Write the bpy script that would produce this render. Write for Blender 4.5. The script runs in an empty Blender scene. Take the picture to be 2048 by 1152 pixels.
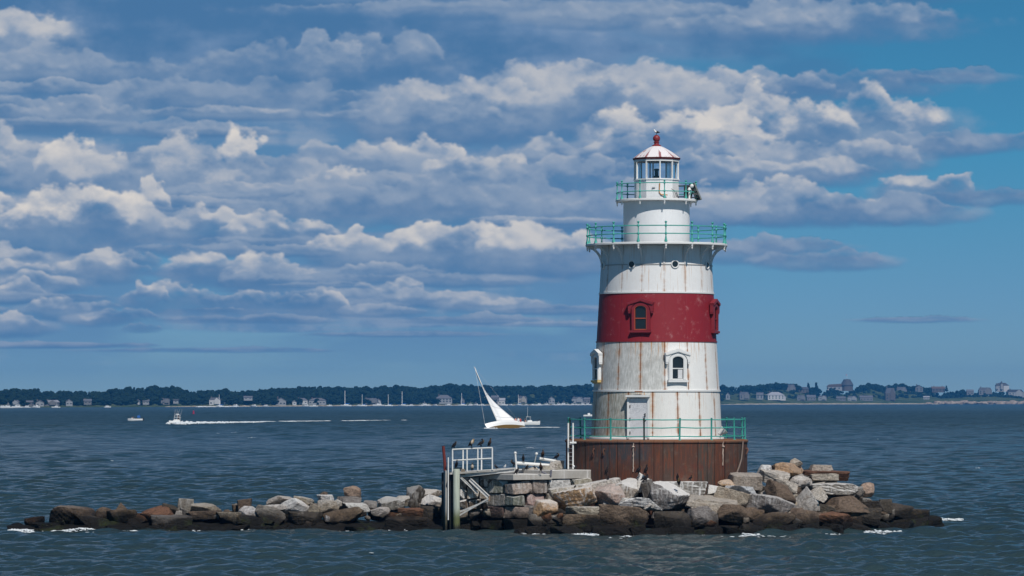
import bpy, math, random
import numpy as np
from mathutils import Vector, Matrix, Euler
R = math.radians
scene = bpy.context.scene
col = scene.collection
# ------------------------------------------------------------------ camera, light, exposure
FPX, D0, CAMX, CAMZ, HORIZ, PXM = 7800.0, 200.0, -7.41, 6.6, 800.0, 1024.0
cam_d = bpy.data.cameras.new("camera")
cam_d.sensor_width = 36.0
cam_d.lens = FPX / 2048 * 36.0
cam_d.shift_y = (HORIZ - 576) / 2048
cam_d.clip_start, cam_d.clip_end = 1.0, 14000.0
cam = bpy.data.objects.new("camera", cam_d); col.objects.link(cam)
cam.location = (CAMX, -D0, CAMZ); cam.rotation_euler = (R(90), 0, 0)
scene.camera = cam
scene.view_settings.view_transform = 'Standard'
scene.view_settings.look = 'None'
scene.view_settings.exposure = 0.0
scene.view_settings.gamma = 1.0
SUN_EL, SUN_AZ = 49.0, 20.0                 # the sun stands behind the camera, a little to its right
sd = Vector((math.sin(R(SUN_AZ)) * math.cos(R(SUN_EL)), -math.cos(R(SUN_AZ)) * math.cos(R(SUN_EL)), math.sin(R(SUN_EL))))
sun_d = bpy.data.lights.new("sun", 'SUN'); sun_d.energy = 3.9; sun_d.angle = R(0.5); sun_d.color = (1.0, 0.955, 0.89)
sun = bpy.data.objects.new("sun", sun_d); col.objects.link(sun)
sun.rotation_euler = sd.to_track_quat('Z', 'Y').to_euler(); sun.location = (30, -90, 120)
# ------------------------------------------------------------------ the sky: Sky Texture and computed clouds at infinity
SC = 0.62                                   # canvas texels per 1/7800 radian
CU0, CU1, CV0, CV1 = -1000, 3048, -520, 812
def srgb(r, g, b):
    f = lambda c: c / 12.92 if c <= 0.04045 else ((c + 0.055) / 1.055) ** 2.4
    return np.array([f(r / 255), f(g / 255), f(b / 255)])
def vnoise(rs, U, V, su, sv):
    """smooth value noise of cell size su x sv at points U, V"""
    x = U / su; y = V / sv
    g = rs.rand(257, 257)
    xi = np.floor(x).astype(int); yi = np.floor(y).astype(int)
    fx = x - xi; fy = y - yi
    fx = fx * fx * fx * (fx * (fx * 6 - 15) + 10); fy = fy * fy * fy * (fy * (fy * 6 - 15) + 10)
    a = g[yi % 256, xi % 256]; b = g[yi % 256, (xi + 1) % 256]
    c = g[(yi + 1) % 256, xi % 256]; d = g[(yi + 1) % 256, (xi + 1) % 256]
    return (a * (1 - fx) + b * fx) * (1 - fy) + (c * (1 - fx) + d * fx) * fy
def fbm(rs, U, V, su, sv, octv=5, gain=0.5):
    s = 0; a = 1; t = 0
    for k in range(octv):
        s = s + a * vnoise(rs, U + 31.7 * k, V + 17.3 * k, su, sv); t += a
        a *= gain; su *= 0.5; sv *= 0.5
    return s / t
def sstep(a, b, x):
    t = np.clip((x - a) / (b - a), 0, 1); return t * t * (3 - 2 * t)
def cloud_map():
    rs = np.random.RandomState(11)
    W = int((CU1 - CU0) * SC); H = int((CV1 - CV0) * SC)
    U, V = np.meshgrid(CU0 + (np.arange(W) + 0.5) / SC, CV0 + (np.arange(H) + 0.5) / SC)
    big = fbm(rs, U, V, 420, 110, 5)
    mid = fbm(rs, U, V, 70, 46, 5, 0.55)
    fine = fbm(rs, U, V, 26, 18, 4, 0.6)
    wx = (fbm(rs, U, V, 60, 40, 4, 0.6) - .5); wy = (fbm(rs, U, V, 60, 40, 4, 0.6) - .5)
    rgb = np.zeros((H, W, 3)); alpha = np.zeros((H, W))
    dark = srgb(74, 116, 160); grey = srgb(112, 140, 176); pale = srgb(150, 165, 188); lit = srgb(216, 211, 206)
    def over(m, col, a, sl):
        A = alpha[sl]; a = np.clip(a, 0, 1)
        n = a + A * (1 - a)
        rgb[sl] = np.where(n[..., None] > 1e-5, (col * a[..., None] + rgb[sl] * (A * (1 - a))[..., None]) / np.maximum(n, 1e-5)[..., None], rgb[sl])
        alpha[sl] = n
    full = (slice(0, H), slice(0, W))
    # the grey sheet overhead and its streaks
    edge = 1480 + 260 * sstep(200, -100, V) + 3000 * sstep(40, -160, V)
    sheet = sstep(edge + 160, edge - 260, U + 700 * (big - .5)) * sstep(400, 190, V + 170 * (big - .5))
    t = sstep(.36, .66, big * .7 + mid * .3)
    col = dark + (grey - dark) * t[..., None]
    col = col + (pale - col) * (sstep(.6, .78, mid * .6 + big * .4) * .5)[..., None]
    over(None, col, sheet * .9, full)
    # thin streaks between the rows
    st = fbm(rs, U, V, 620, 34, 4)
    reach = sstep(1560, 1150, U + 300 * (big - .5)) * sstep(790, 640, V) * sstep(130, 260, V)
    far = np.maximum(sstep(.44, .68, st) * .78, .62 * sstep(.28, .56, big)) * reach
    col = srgb(94, 133, 173) + (srgb(134, 155, 182) - srgb(94, 133, 173)) * sstep(.48, .75, mid * .5 + st * .5)[..., None]
    over(None, col, far * 1.25, full)
    def blur(a, k):
        for _ in range(2):
            for ax in (0, 1):
                p = np.cumsum(np.concatenate([np.repeat(np.take(a, [0], ax), k + 1, ax), a, np.repeat(np.take(a, [-1], ax), k, ax)], ax), ax)
                s1 = [slice(None)] * 2; s0 = [slice(None)] * 2
                s1[ax] = slice(2 * k + 1, None); s0[ax] = slice(0, -(2 * k + 1))
                a = (p[tuple(s1)] - p[tuple(s0)]) / (2 * k + 1)
        return a
    shade = srgb(79, 121, 164); body_c = srgb(138, 157, 182)
    def puff(cx, base, hw, h, tone, slope=0.0, op=1.0):
        """one cumulus: a ragged heap over a flat base, lit from above and in front"""
        h *= 1.24; hw *= 1.22 if cx < 1300 else 1.08; m = 40
        c0 = max(0, int((cx - hw * 1.4 - m - CU0) * SC)); c1 = min(W, int((cx + hw * 1.4 + m - CU0) * SC))
        r0 = max(0, int((base - h * 1.4 - m - CV0) * SC)); r1 = min(H, int((base + h * .8 + m * .6 - CV0) * SC))
        if c1 <= c0 or r1 <= r0: return
        sl = (slice(r0, r1), slice(c0, c1))
        lr = np.random.RandomState(int(cx * 7 + base * 13) % 100000 + 5)
        # the blue grey veil that hangs about and below it
        ve = 1 - ((U[sl] - cx) / (hw * 1.35)) ** 2 - ((V[sl] - base - .02 * h) / (h * .62)) ** 2 + (big[sl] - .5) * 1.2 + (mid[sl] - .5) * .8
        over(None, shade + (body_c - shade) * ((1.0 * sstep(.28, .6, big[sl] * .6 + mid[sl] * .4) + .12) * sstep(-.55, .35, (base - V[sl]) / h + (mid[sl] - .5) * .5))[..., None], sstep(.0, .75, ve) * .76 * op, sl)
        u = U[sl] + wx[sl] * min(h, 60) * .75; v = V[sl] + wy[sl] * min(h, 60) * .7
        # heap height along the cloud: broad swells, then lobes
        x = np.clip((u - cx) / hw, -1, 1)
        ph = lr.uniform(0, 6.28, 5)
        sw = .80 + .13 * np.sin(2.3 * x + ph[0]) + .11 * np.sin(5.1 * x + ph[1]) + .07 * np.sin(13 * x + ph[2])
        top = h * sw * np.maximum(1 - np.abs(x) ** 2.6, 0) ** .42
        y = base + slope * (U[sl] - cx) - v
        zb = np.zeros(u.shape)
        n = int(np.clip(12 + 14 * hw / max(h, 18), 12, 90))
        for i in range(n):
            lx = lr.uniform(-.97, .97)
            tl = h * (.80 + .13 * math.sin(2.3 * lx + ph[0]) + .11 * math.sin(5.1 * lx + ph[1]) + .07 * math.sin(13 * lx + ph[2])) * (1 - abs(lx) ** 2.6) ** .42
            r = max(h * .07, tl * lr.uniform(.14, .34))
            ly = lr.uniform(.25, 1) * tl - r * .55
            d2 = ((u - cx - lx * hw) / (r * 1.4)) ** 2 + ((y - ly - slope * lx * hw * 0) / r) ** 2
            zb = np.maximum(zb, np.where(d2 < 1, np.sqrt(np.maximum(1 - d2, 0)) * r * .8, 0))
        solid = top * .86 - y + zb * .55 + (fine[sl] - .5) * h * .22 + (mid[sl] - .5) * h * .34
        b2 = blur(zb, max(2, int(h * .05)))
        up = np.clip(np.gradient(b2, axis=0) * SC, -1, 1); side = np.clip(-np.gradient(b2, axis=1) * SC, -1, 1)
        yy = y / h
        body = sstep(-.02, .16, solid / h)
        bot = sstep(-.22, .22, yy + (mid[sl] - .5) * .35)
        ends = sstep(1.02, .82, np.abs((U[sl] - cx) / hw) + (mid[sl] - .5) * .3)
        a = body * bot * ends * op
        ty = np.clip(y / np.maximum(top, h * .2), 0, 1.2)
        L = .13 + .52 * sstep(.0, .62, ty + (mid[sl] - .5) * 1.1 + (big[sl] - .5) * .8) + .30 * sstep(.38, .68, mid[sl] * .6 + big[sl] * .4) * sstep(-.05, .4, ty) + .30 * up + .14 * side + (fine[sl] - .5) * .30
        L = np.clip(L, 0, 1.1) * (.10 + .80 * tone)
        L = L[..., None]
        col = np.where(L < .42, shade + (body_c - shade) * (L / .42), body_c + (lit - body_c) * np.clip((L - .42) / .56, 0, 1.05))
        over(None, col, a * (.55 + .45 * np.clip(L[..., 0] * 1.7, 0, 1)), sl)
    P = [
     (20,95,120,85,.75),(180,150,170,40,.4),(90,145,110,55,.42),(120,245,130,45,.45),(350,195,120,40,.42),(660,135,60,75,.62),(770,125,110,60,.42),
     (560,140,130,60,.36),(470,205,180,50,.34),(1000,25,420,28,.34),(1330,40,260,32,.40),(1690,55,230,62,.45),(1500,60,180,40,.45),
     (860,250,130,60,.45),(1100,225,330,95,.68),(930,225,160,75,.7),(1290,200,230,85,.66),(1520,190,170,55,.58),(1700,180,180,40,.32),(1860,160,130,22,.16),
     (1190,320,130,60,.62),(1370,318,220,115,.95),(1540,292,170,104,1.0),(1720,262,175,80,.92),(1600,330,240,50,.6),(1960,292,120,34,.36),(1840,300,120,36,.42),
     (1480,352,260,44,.62),(1320,350,150,40,.5),
     (440,266,90,14,.5),(60,332,90,84,.72),(170,358,88,98,1.1),(300,378,170,100,.72),(460,368,80,104,1.15),(560,372,140,60,.5),
     (800,332,115,66,.82),(690,335,120,50,.5),(950,345,95,52,.85),(1060,372,160,60,.5),(820,395,210,56,.45),(690,380,90,50,.8),
     (110,460,170,90,1.1),(305,425,34,60,.9),(20,425,80,50,.95),(260,455,80,50,.8),(880,425,300,64,.42),(1120,420,170,60,.42),
     (410,462,80,50,.78),(560,472,110,44,.78),(690,502,70,46,.86),
     (1850,388,95,50,.8),(1480,412,170,58,.72),(1620,425,170,46,.56),(1760,428,160,36,.4),(1280,425,150,56,.5),(1990,400,130,24,.2),
     (960,512,190,70,.95),(1085,515,120,62,.85),(860,505,90,60,.9),(450,552,110,62,.88),(130,545,150,40,.72),(60,572,90,34,.66),(540,560,90,40,.62),(10,520,90,30,.62),(230,530,80,34,.64),
     (420,608,150,42,.82),(290,608,44,40,.92),(640,615,55,32,.76),(780,588,60,38,.76),(700,600,150,24,.5),(1000,612,90,26,.6),(150,622,80,30,.76),(30,655,60,28,.7),(880,600,90,26,.6),(240,640,70,22,.6),
     (30,590,60,28,.74),(286,658,34,14,.66),(560,640,80,14,.5),(90,690,110,10,.42),(590,560,130,18,.4),(880,560,150,20,.42),(960,640,120,12,.34),(480,640,140,12,.34),(180,690,120,9,.3),
     (1640,525,130,28,.34),(1480,505,110,40,.4),(1560,495,120,24,.3),(1830,640,110,9,.22),(430,700,200,8,.3),(800,668,160,8,.28),
    ]
    for k in range(46):                      # lesser heaps between the named ones
        y = rs.uniform(120, 650); x = rs.uniform(-60, 1250 - max(0, y - 480) * .6); f = (760 - y) / 640
        P.append((x, y, rs.uniform(70, 220) * (.4 + .6 * f), rs.uniform(16, 42) * (.35 + .65 * f), rs.uniform(.36, .6)))
    # beyond the picture's edges
    for k in range(90):
        x = rs.uniform(CU0, CU1); y = rs.uniform(CV0 + 60, 650)
        if -180 < x < 2230 and y > -40: continue
        if x > 1500 and y > 430: continue
        s = .35 + .65 * np.clip((700 - y) / 700, 0, 1.4)
        P.append((x, y, rs.uniform(90, 300) * s, rs.uniform(40, 100) * s, rs.uniform(.3, .95)))
    P.sort(key=lambda p: p[1])
    for p in P: puff(*p)
    return rgb, alpha
rgb_c, al_c = cloud_map()
Hc, Wc = al_c.shape
fade = np.minimum(1, np.minimum(np.arange(Wc), Wc - 1 - np.arange(Wc)) / 90.0)[None, :] * np.minimum(1, np.arange(Hc) / 90.0)[:, None]
al_c = al_c * fade
buf = np.concatenate([rgb_c, al_c[..., None]], -1)[::-1].astype(np.float32)
img = bpy.data.images.new("cloud_field", Wc, Hc, alpha=True, float_buffer=True)
img.colorspace_settings.name = 'Non-Color'
img.alpha_mode = 'CHANNEL_PACKED'
img.pixels.foreach_set(np.ascontiguousarray(buf).ravel()); img.update()
world = bpy.data.worlds.new("World"); scene.world = world; world.use_nodes = True
class NT:
    """small helper that writes node trees as expressions"""
    def __init__(s, tree):
        s.t = tree; tree.nodes.clear()
    def n(s, kind, props=None, **ins):
        nd = s.t.nodes.new(kind)
        for k, v in (props or {}).items(): setattr(nd, k, v)
        for k, v in ins.items():
            k = int(k[1:]) if k[0] == '_' and k[1:].isdigit() else k.replace('_', ' ')
            s.set(nd.inputs[k], v)
        return nd
    def set(s, sock, v):
        if isinstance(v, bpy.types.NodeSocket): s.t.links.new(v, sock)
        elif isinstance(v, bpy.types.Node): s.t.links.new(v.outputs[0], sock)
        else:
            if hasattr(v, '__len__') and hasattr(sock.default_value, '__len__') and len(sock.default_value) == 4 and len(v) == 3: v = tuple(v) + (1.0,)
            sock.default_value = v
    def m(s, op, a, b=0.0, c=0.0, clamp=False):
        nd = s.t.nodes.new('ShaderNodeMath'); nd.operation = op; nd.use_clamp = clamp
        for i, v in enumerate((a, b, c)): s.set(nd.inputs[i], v)
        return nd.outputs[0]
    def step(s, a, b, x, lo=0.0, hi=1.0):
        """smooth step of x from a to b (a > b falls)"""
        nd = s.t.nodes.new('ShaderNodeMapRange'); nd.interpolation_type = 'SMOOTHSTEP'
        if a > b: a, b, lo, hi = b, a, hi, lo
        for i, v in enumerate((x, a, b, lo, hi)): s.set(nd.inputs[i], v)
        return nd.outputs[0]
    def mix(s, f, a, b, mode='MIX'):
        nd = s.t.nodes.new('ShaderNodeMix'); nd.data_type = 'RGBA'; nd.blend_type = mode; nd.clamp_factor = True
        s.set(nd.inputs[0], f); s.set(nd.inputs[6], a); s.set(nd.inputs[7], b)
        return nd.outputs[2]
    def noise(s, vec, scale, detail=4.0, rough=0.55, dist=0.0):
        nd = s.n('ShaderNodeTexNoise', None, Vector=vec, Scale=scale, Detail=detail, Roughness=rough, Distortion=dist)
        return nd.outputs[0]
    def sep(s, v):
        return s.n('ShaderNodeSeparateXYZ', None, _0=v).outputs
    def xyz(s, x, y, z):
        return s.n('ShaderNodeCombineXYZ', None, X=x, Y=y, Z=z).outputs[0]
SKY_TINT = (0.62, 1.0, 1.12)
w = NT(world.node_tree)
dirv = w.n('ShaderNodeTexCoord').outputs['Generated']
dx, dy, dz = w.sep(dirv)
up = w.m('MAXIMUM', dz, 0.0)
sky = w.n('ShaderNodeTexSky', dict(sky_type='NISHITA', sun_disc=False, sun_elevation=R(SUN_EL), sun_rotation=R(180 - SUN_AZ), altitude=0.0, air_density=1.0, dust_density=0.2, ozone_density=3.0),
          Vector=w.n('ShaderNodeVectorMath', dict(operation='NORMALIZE'), _0=w.xyz(dx, dy, w.m('MULTIPLY_ADD', up, 2.6, 0.16))).outputs[0]).outputs[0]
rp = w.n('ShaderNodeValToRGB', None, Fac=dz)
for k_, c_ in ((0.0026, (1.25, .78, .58)), (.0256, (1.0, .86, .75)), (.064, (.63, 1.0, .965)), (.1, (.56, .94, .94)), (.45, (.36, .43, .47))):
    e_ = rp.color_ramp.elements.new(k_); e_.color = (c_[0] * SKY_TINT[0], c_[1] * SKY_TINT[1], min(1.0, c_[2] * SKY_TINT[2]), 1.0)
rp.color_ramp.elements.remove(rp.color_ramp.elements[0]); rp.color_ramp.elements.remove(rp.color_ramp.elements[-1])
skyc = w.mix(1.0, sky, rp.outputs[0], 'MULTIPLY')
u_ = w.m('MULTIPLY_ADD', w.m('ARCTAN2', dx, dy), FPX, PXM)
v_ = w.m('MULTIPLY_ADD', w.m('ARCSINE', dz), -FPX, HORIZ)
ci = w.n('ShaderNodeTexImage', dict(image=img, extension='CLIP', interpolation='Cubic'),
         Vector=w.xyz(w.m('DIVIDE', w.m('SUBTRACT', u_, CU0), CU1 - CU0), w.m('SUBTRACT', 1.0, w.m('DIVIDE', w.m('SUBTRACT', v_, CV0), CV1 - CV0)), 0.0))
SKY_S = 0.1
inv = 1.0 / SKY_S
cl = w.mix(1.0, ci.outputs[0], (inv, inv, inv), 'MULTIPLY')
# looser cloud over the rest of the sky, where the field does not reach
den = w.m('ADD', up, 0.12)
pc = w.xyz(w.m('DIVIDE', dx, den), w.m('DIVIDE', dy, den), 0.0)
oc = w.step(0.5, 0.68, w.noise(pc, 1.1, 6.0, 0.6))
og = w.m('MULTIPLY', w.m('MULTIPLY', oc, w.step(0.13, 0.24, dz)), 0.75)
body = w.mix(og, skyc, (0.17 * inv, 0.205 * inv, 0.26 * inv))
mixc = w.mix(ci.outputs[1], body, cl)
ground = w.mix(w.step(-0.002, -0.03, dz), mixc, (0.03 * inv, 0.06 * inv, 0.09 * inv))
bg = w.n('ShaderNodeBackground', None, Color=ground, Strength=SKY_S)
w.t.links.new(bg.outputs[0], w.n('ShaderNodeOutputWorld').inputs[0])
world.cycles.sampling_method = 'MANUAL'; world.cycles.sample_map_resolution = 1024
# ------------------------------------------------------------------ helpers
def at(px, py, Y):
    """the point that lies at distance Y beyond the tower's plane on the sight line px, py"""
    d = Y + D0
    return Vector(((px - PXM) * d / FPX + CAMX, Y, CAMZ - (py - HORIZ) * d / FPX))
def dist_of(py):
    return FPX * CAMZ / (py - HORIZ)            # how far off the water is that shows at row py
class MB:
    """collects shapes and links them as ONE mesh object"""
    def __init__(s): s.v = []; s.f = []; s.k = []; s.cur = 0
    def add(s, vs, fs, M=None):
        o = len(s.v)
        s.v += [tuple(M @ Vector(p)) if M else tuple(p) for p in vs]
        s.f += [tuple(i + o for i in f) for f in fs]; s.k += [s.cur] * len(fs)
        return s
    def box(s, c, d, M=None):
        x, y, z = (t / 2 for t in d); cx, cy, cz = c
        vs = [(cx + i * x, cy + j * y, cz + k * z) for k in (-1, 1) for j in (-1, 1) for i in (-1, 1)]
        return s.add(vs, [(0, 2, 3, 1), (4, 5, 7, 6), (0, 1, 5, 4), (2, 6, 7, 3), (0, 4, 6, 2), (1, 3, 7, 5)], M)
    def loft(s, rings, cap=True, M=None, closed=False):
        n = len(rings[0]); vs = [p for r in rings for p in r]; fs = []
        m = len(rings)
        for i in range(m if closed else m - 1):
            a = i * n; b = ((i + 1) % m) * n
            for j in range(n): fs.append((a + j, a + (j + 1) % n, b + (j + 1) % n, b + j))
        if cap and not closed:
            fs.append(tuple(range(n - 1, -1, -1))); fs.append(tuple(range((m - 1) * n, m * n)))
        return s.add(vs, fs, M)
    def tube(s, pts, r, n=8, closed=False, M=None):
        pts = [Vector(p) for p in pts]; rr = r if hasattr(r, '__len__') else [r] * len(pts); rings = []
        L = len(pts); prev = None
        for i, p in enumerate(pts):
            a = pts[(i - 1) % L] if closed or i > 0 else p; b = pts[(i + 1) % L] if closed or i < L - 1 else p
            t = (b - a).normalized()
            if prev is None:
                q = Vector((0, 0, 1)) if abs(t.z) < .9 else Vector((1, 0, 0))
            else: q = prev
            x = (q - t * q.dot(t)).normalized(); y = t.cross(x); prev = x
            rings.append([tuple(p + (x * math.cos(2 * math.pi * j / n) + y * math.sin(2 * math.pi * j / n)) * rr[i]) for j in range(n)])
        return s.loft(rings, True, M, closed)
    def lathe(s, prof, n=48, a0=0.0, M=None, cap=True):
        rings = [[(r * math.sin(a0 + 2 * math.pi * j / n), -r * math.cos(a0 + 2 * math.pi * j / n), z) for j in range(n)] for r, z in prof]
        return s.loft(rings, cap, M)
    def prism(s, poly, t0, t1, M=None):
        """a polygon in x-z drawn out along y from t0 to t1"""
        n = len(poly)
        vs = [(x, t0, z) for x, z in poly] + [(x, t1, z) for x, z in poly]
        fs = [tuple(range(n)), tuple(range(2 * n - 1, n - 1, -1))] + [(i, i + n, (i + 1) % n + n, (i + 1) % n) for i in range(n)]
        return s.add(vs, fs, M)
    def band(s, inner, outer, t0, t1, M=None):
        """the strip between two outlines of like count (open at the ends), drawn out along y"""
        n = len(inner)
        vs = []
        for t in (t0, t1): vs += [(x, t, z) for x, z in inner] + [(x, t, z) for x, z in outer]
        fs = []
        for i in range(n - 1):
            fs += [(i, i + 1, n + i + 1, n + i), (2 * n + i + 1, 2 * n + i, 3 * n + i, 3 * n + i + 1), (i + 1, i, 2 * n + i, 2 * n + i + 1), (n + i, n + i + 1, 3 * n + i + 1, 3 * n + i)]
        fs += [(0, n, 3 * n, 2 * n), (n - 1, 3 * n - 1, 4 * n - 1, 2 * n - 1)]
        return s.add(vs, fs, M)
    def mesh(s, name, mat, smooth=None, off=None):
        me = bpy.data.meshes.new(name)
        vs = s.v if off is None else [tuple(Vector(p) - off) for p in s.v]
        me.from_pydata(vs, [], s.f)
        mats = mat if isinstance(mat, (list, tuple)) else [mat]
        for m in mats: me.materials.append(m)
        if len(mats) > 1: me.polygons.foreach_set('material_index', s.k)
        if smooth:
            me.polygons.foreach_set('use_smooth', [True] * len(me.polygons)); me.set_sharp_from_angle(angle=R(smooth))
        me.update()
        return me
    def build(s, name, mat, parent=None, smooth=None, world=False):
        off = parent.matrix_basis.translation if (world and parent) else None
        if world and parent and parent.parent: off = off + parent.parent.matrix_basis.translation
        o = bpy.data.objects.new(name, s.mesh(name, mat, smooth, off)); col.objects.link(o)
        if parent: o.parent = parent
        return o
LABELS = {}
def tag(o, label=None, cat=None, group=None, kind=None):
    if label: o['label'] = label
    if cat: o['category'] = cat
    if group: o['group'] = group
    if kind: o['kind'] = kind
    return o
def thing(name, loc, label, cat, group=None, rz=0.0):
    o = bpy.data.objects.new(name, None); col.objects.link(o)
    o.location = loc; o.rotation_euler = (0, 0, rz); o.empty_display_size = .3
    o.matrix_basis = Matrix.Translation(Vector(loc)) @ Matrix.Rotation(rz, 4, 'Z')
    return tag(o, label, cat, group)
def obj(name, me, loc=(0, 0, 0), parent=None):
    o = bpy.data.objects.new(name, me); col.objects.link(o); o.location = loc
    if parent: o.parent = parent
    return o
KIDS = {}
def copy_tree(o, parent=None):
    c = o.copy(); col.objects.link(c)
    if parent: c.parent = parent
    for ch in [x for x in col.objects if x.parent == o]: copy_tree(ch, c)
    return c
def np_mesh(name, co, faces, mat, smooth=True):
    """mesh from an n x 3 array and an m x k array of faces"""
    me = bpy.data.meshes.new(name); co = np.asarray(co, np.float32); faces = np.asarray(faces, np.int32)
    m, k = faces.shape
    me.vertices.add(len(co)); me.vertices.foreach_set('co', co.ravel())
    me.loops.add(m * k); me.loops.foreach_set('vertex_index', faces.ravel())
    me.polygons.add(m); me.polygons.foreach_set('loop_start', np.arange(m, dtype=np.int32) * k)
    me.update(calc_edges=True)
    if smooth: me.polygons.foreach_set('use_smooth', [True] * m)
    me.materials.append(mat); me.validate()
    return me
def icosphere(sub):
    t = (1 + 5 ** .5) / 2
    v = [(-1, t, 0), (1, t, 0), (-1, -t, 0), (1, -t, 0), (0, -1, t), (0, 1, t), (0, -1, -t), (0, 1, -t), (t, 0, -1), (t, 0, 1), (-t, 0, -1), (-t, 0, 1)]
    f = [(0, 11, 5), (0, 5, 1), (0, 1, 7), (0, 7, 10), (0, 10, 11), (1, 5, 9), (5, 11, 4), (11, 10, 2), (10, 7, 6), (7, 1, 8), (3, 9, 4), (3, 4, 2), (3, 2, 6), (3, 6, 8), (3, 8, 9), (4, 9, 5), (2, 4, 11), (6, 2, 10), (8, 6, 7), (9, 8, 1)]
    v = [tuple(np.array(p) / np.linalg.norm(p)) for p in v]
    for _ in range(sub):
        cache = {}; nf = []
        def midp(a, b):
            k = (min(a, b), max(a, b))
            if k not in cache:
                p = (np.array(v[a]) + np.array(v[b])) / 2; v.append(tuple(p / np.linalg.norm(p))); cache[k] = len(v) - 1
            return cache[k]
        for a, b, c in f:
            x, y, z = midp(a, b), midp(b, c), midp(c, a)
            nf += [(a, x, z), (b, y, x), (c, z, y), (x, y, z)]
        f = nf
    return np.array(v), np.array(f, np.int32)
ICO = {k: icosphere(k) for k in (1, 2, 3, 4)}
rng = np.random.RandomState(5)
random.seed(8)
# ------------------------------------------------------------------ materials
def new_mat(name):
    m = bpy.data.materials.new(name); m.use_nodes = True
    t = NT(m.node_tree)
    b = t.n('ShaderNodeBsdfPrincipled'); o = t.n('ShaderNodeOutputMaterial'); t.t.links.new(b.outputs[0], o.inputs[0])
    return m, t, b
def bump(t, b, h, dist=0.02, strength=0.6):
    nd = t.n('ShaderNodeBump', None, Strength=strength, Distance=dist, Height=h)
    t.t.links.new(nd.outputs[0], b.inputs['Normal'])
def plain(name, c, rough=.55, metal=0.0, var=.12, scale=6.0, bmp=0.0, spec=.5):
    m, t, b = new_mat(name)
    p = t.n('ShaderNodeTexCoord').outputs['Object']
    n = t.noise(p, scale, 5.0, .6)
    k = t.m('MULTIPLY_ADD', n, 2 * var, 1 - var)
    t.set(b.inputs['Base Color'], t.mix(1.0, c, t.xyz(k, k, k), 'MULTIPLY'))
    b.inputs['Roughness'].default_value = rough; b.inputs['Metallic'].default_value = metal; b.inputs['Specular IOR Level'].default_value = spec
    if bmp: bump(t, b, n, bmp, .8)
    return m
M = {}
M['white_metal'] = plain('white_painted_metal', (.74, .74, .72), .5, var=.12, scale=9)
M['teal'] = plain('teal_painted_iron', (.055, .35, .30), .5, var=.45, scale=6)
M['dark_iron'] = plain('dark_iron', (.02, .022, .025), .6)
M['red_trim'] = plain('red_painted_trim', (.22, .022, .026), .5, var=.22, scale=5)
M['orange_red'] = plain('faded_red_jamb', (.38, .07, .035), .55, var=.2)
M['white_trim'] = plain('white_painted_trim', (.74, .74, .73), .55, var=.07, scale=4)
M['pane'] = plain('dark_window_pane', (.012, .017, .022), .12, var=.3, scale=1.5)
M['black'] = plain('black_rubber', (.015, .015, .017), .6)
M['concrete'] = None
# ordinary window glass seen through
m_, t_, b_ = new_mat('lantern_glass')
t_.t.nodes.remove(b_)
tr = t_.n('ShaderNodeBsdfTransparent', None, Color=(.985, .99, .99)); gl = t_.n('ShaderNodeBsdfGlossy', None, Roughness=.04, Color=(.9, .95, 1))
fr = t_.n('ShaderNodeFresnel', None, IOR=1.45)
mx = t_.n('ShaderNodeMixShader', None, _0=t_.m('MULTIPLY_ADD', fr.outputs[0], .6, .01), _1=tr.outputs[0], _2=gl.outputs[0])
t_.t.links.new(mx.outputs[0], [n for n in t_.t.nodes if n.type == 'OUTPUT_MATERIAL'][0].inputs[0])
M['glass'] = m_
def tower_coords(t):
    p = t.n('ShaderNodeTexCoord').outputs['Object']
    x, y, z = t.sep(p)
    ang = t.m('MULTIPLY', t.m('ARCTAN2', x, t.m('MULTIPLY', y, -1.0)), 180 / math.pi)
    return p, x, y, z, ang
def seam_of(t, ang, off, pitch=22.5):
    f = t.m('FRACT', t.m('ADD', t.m('DIVIDE', t.m('SUBTRACT', ang, off), pitch), 20.5))
    return t.m('MULTIPLY', t.m('ABSOLUTE', t.m('SUBTRACT', f, .5)), pitch)          # degrees from the seam
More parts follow.
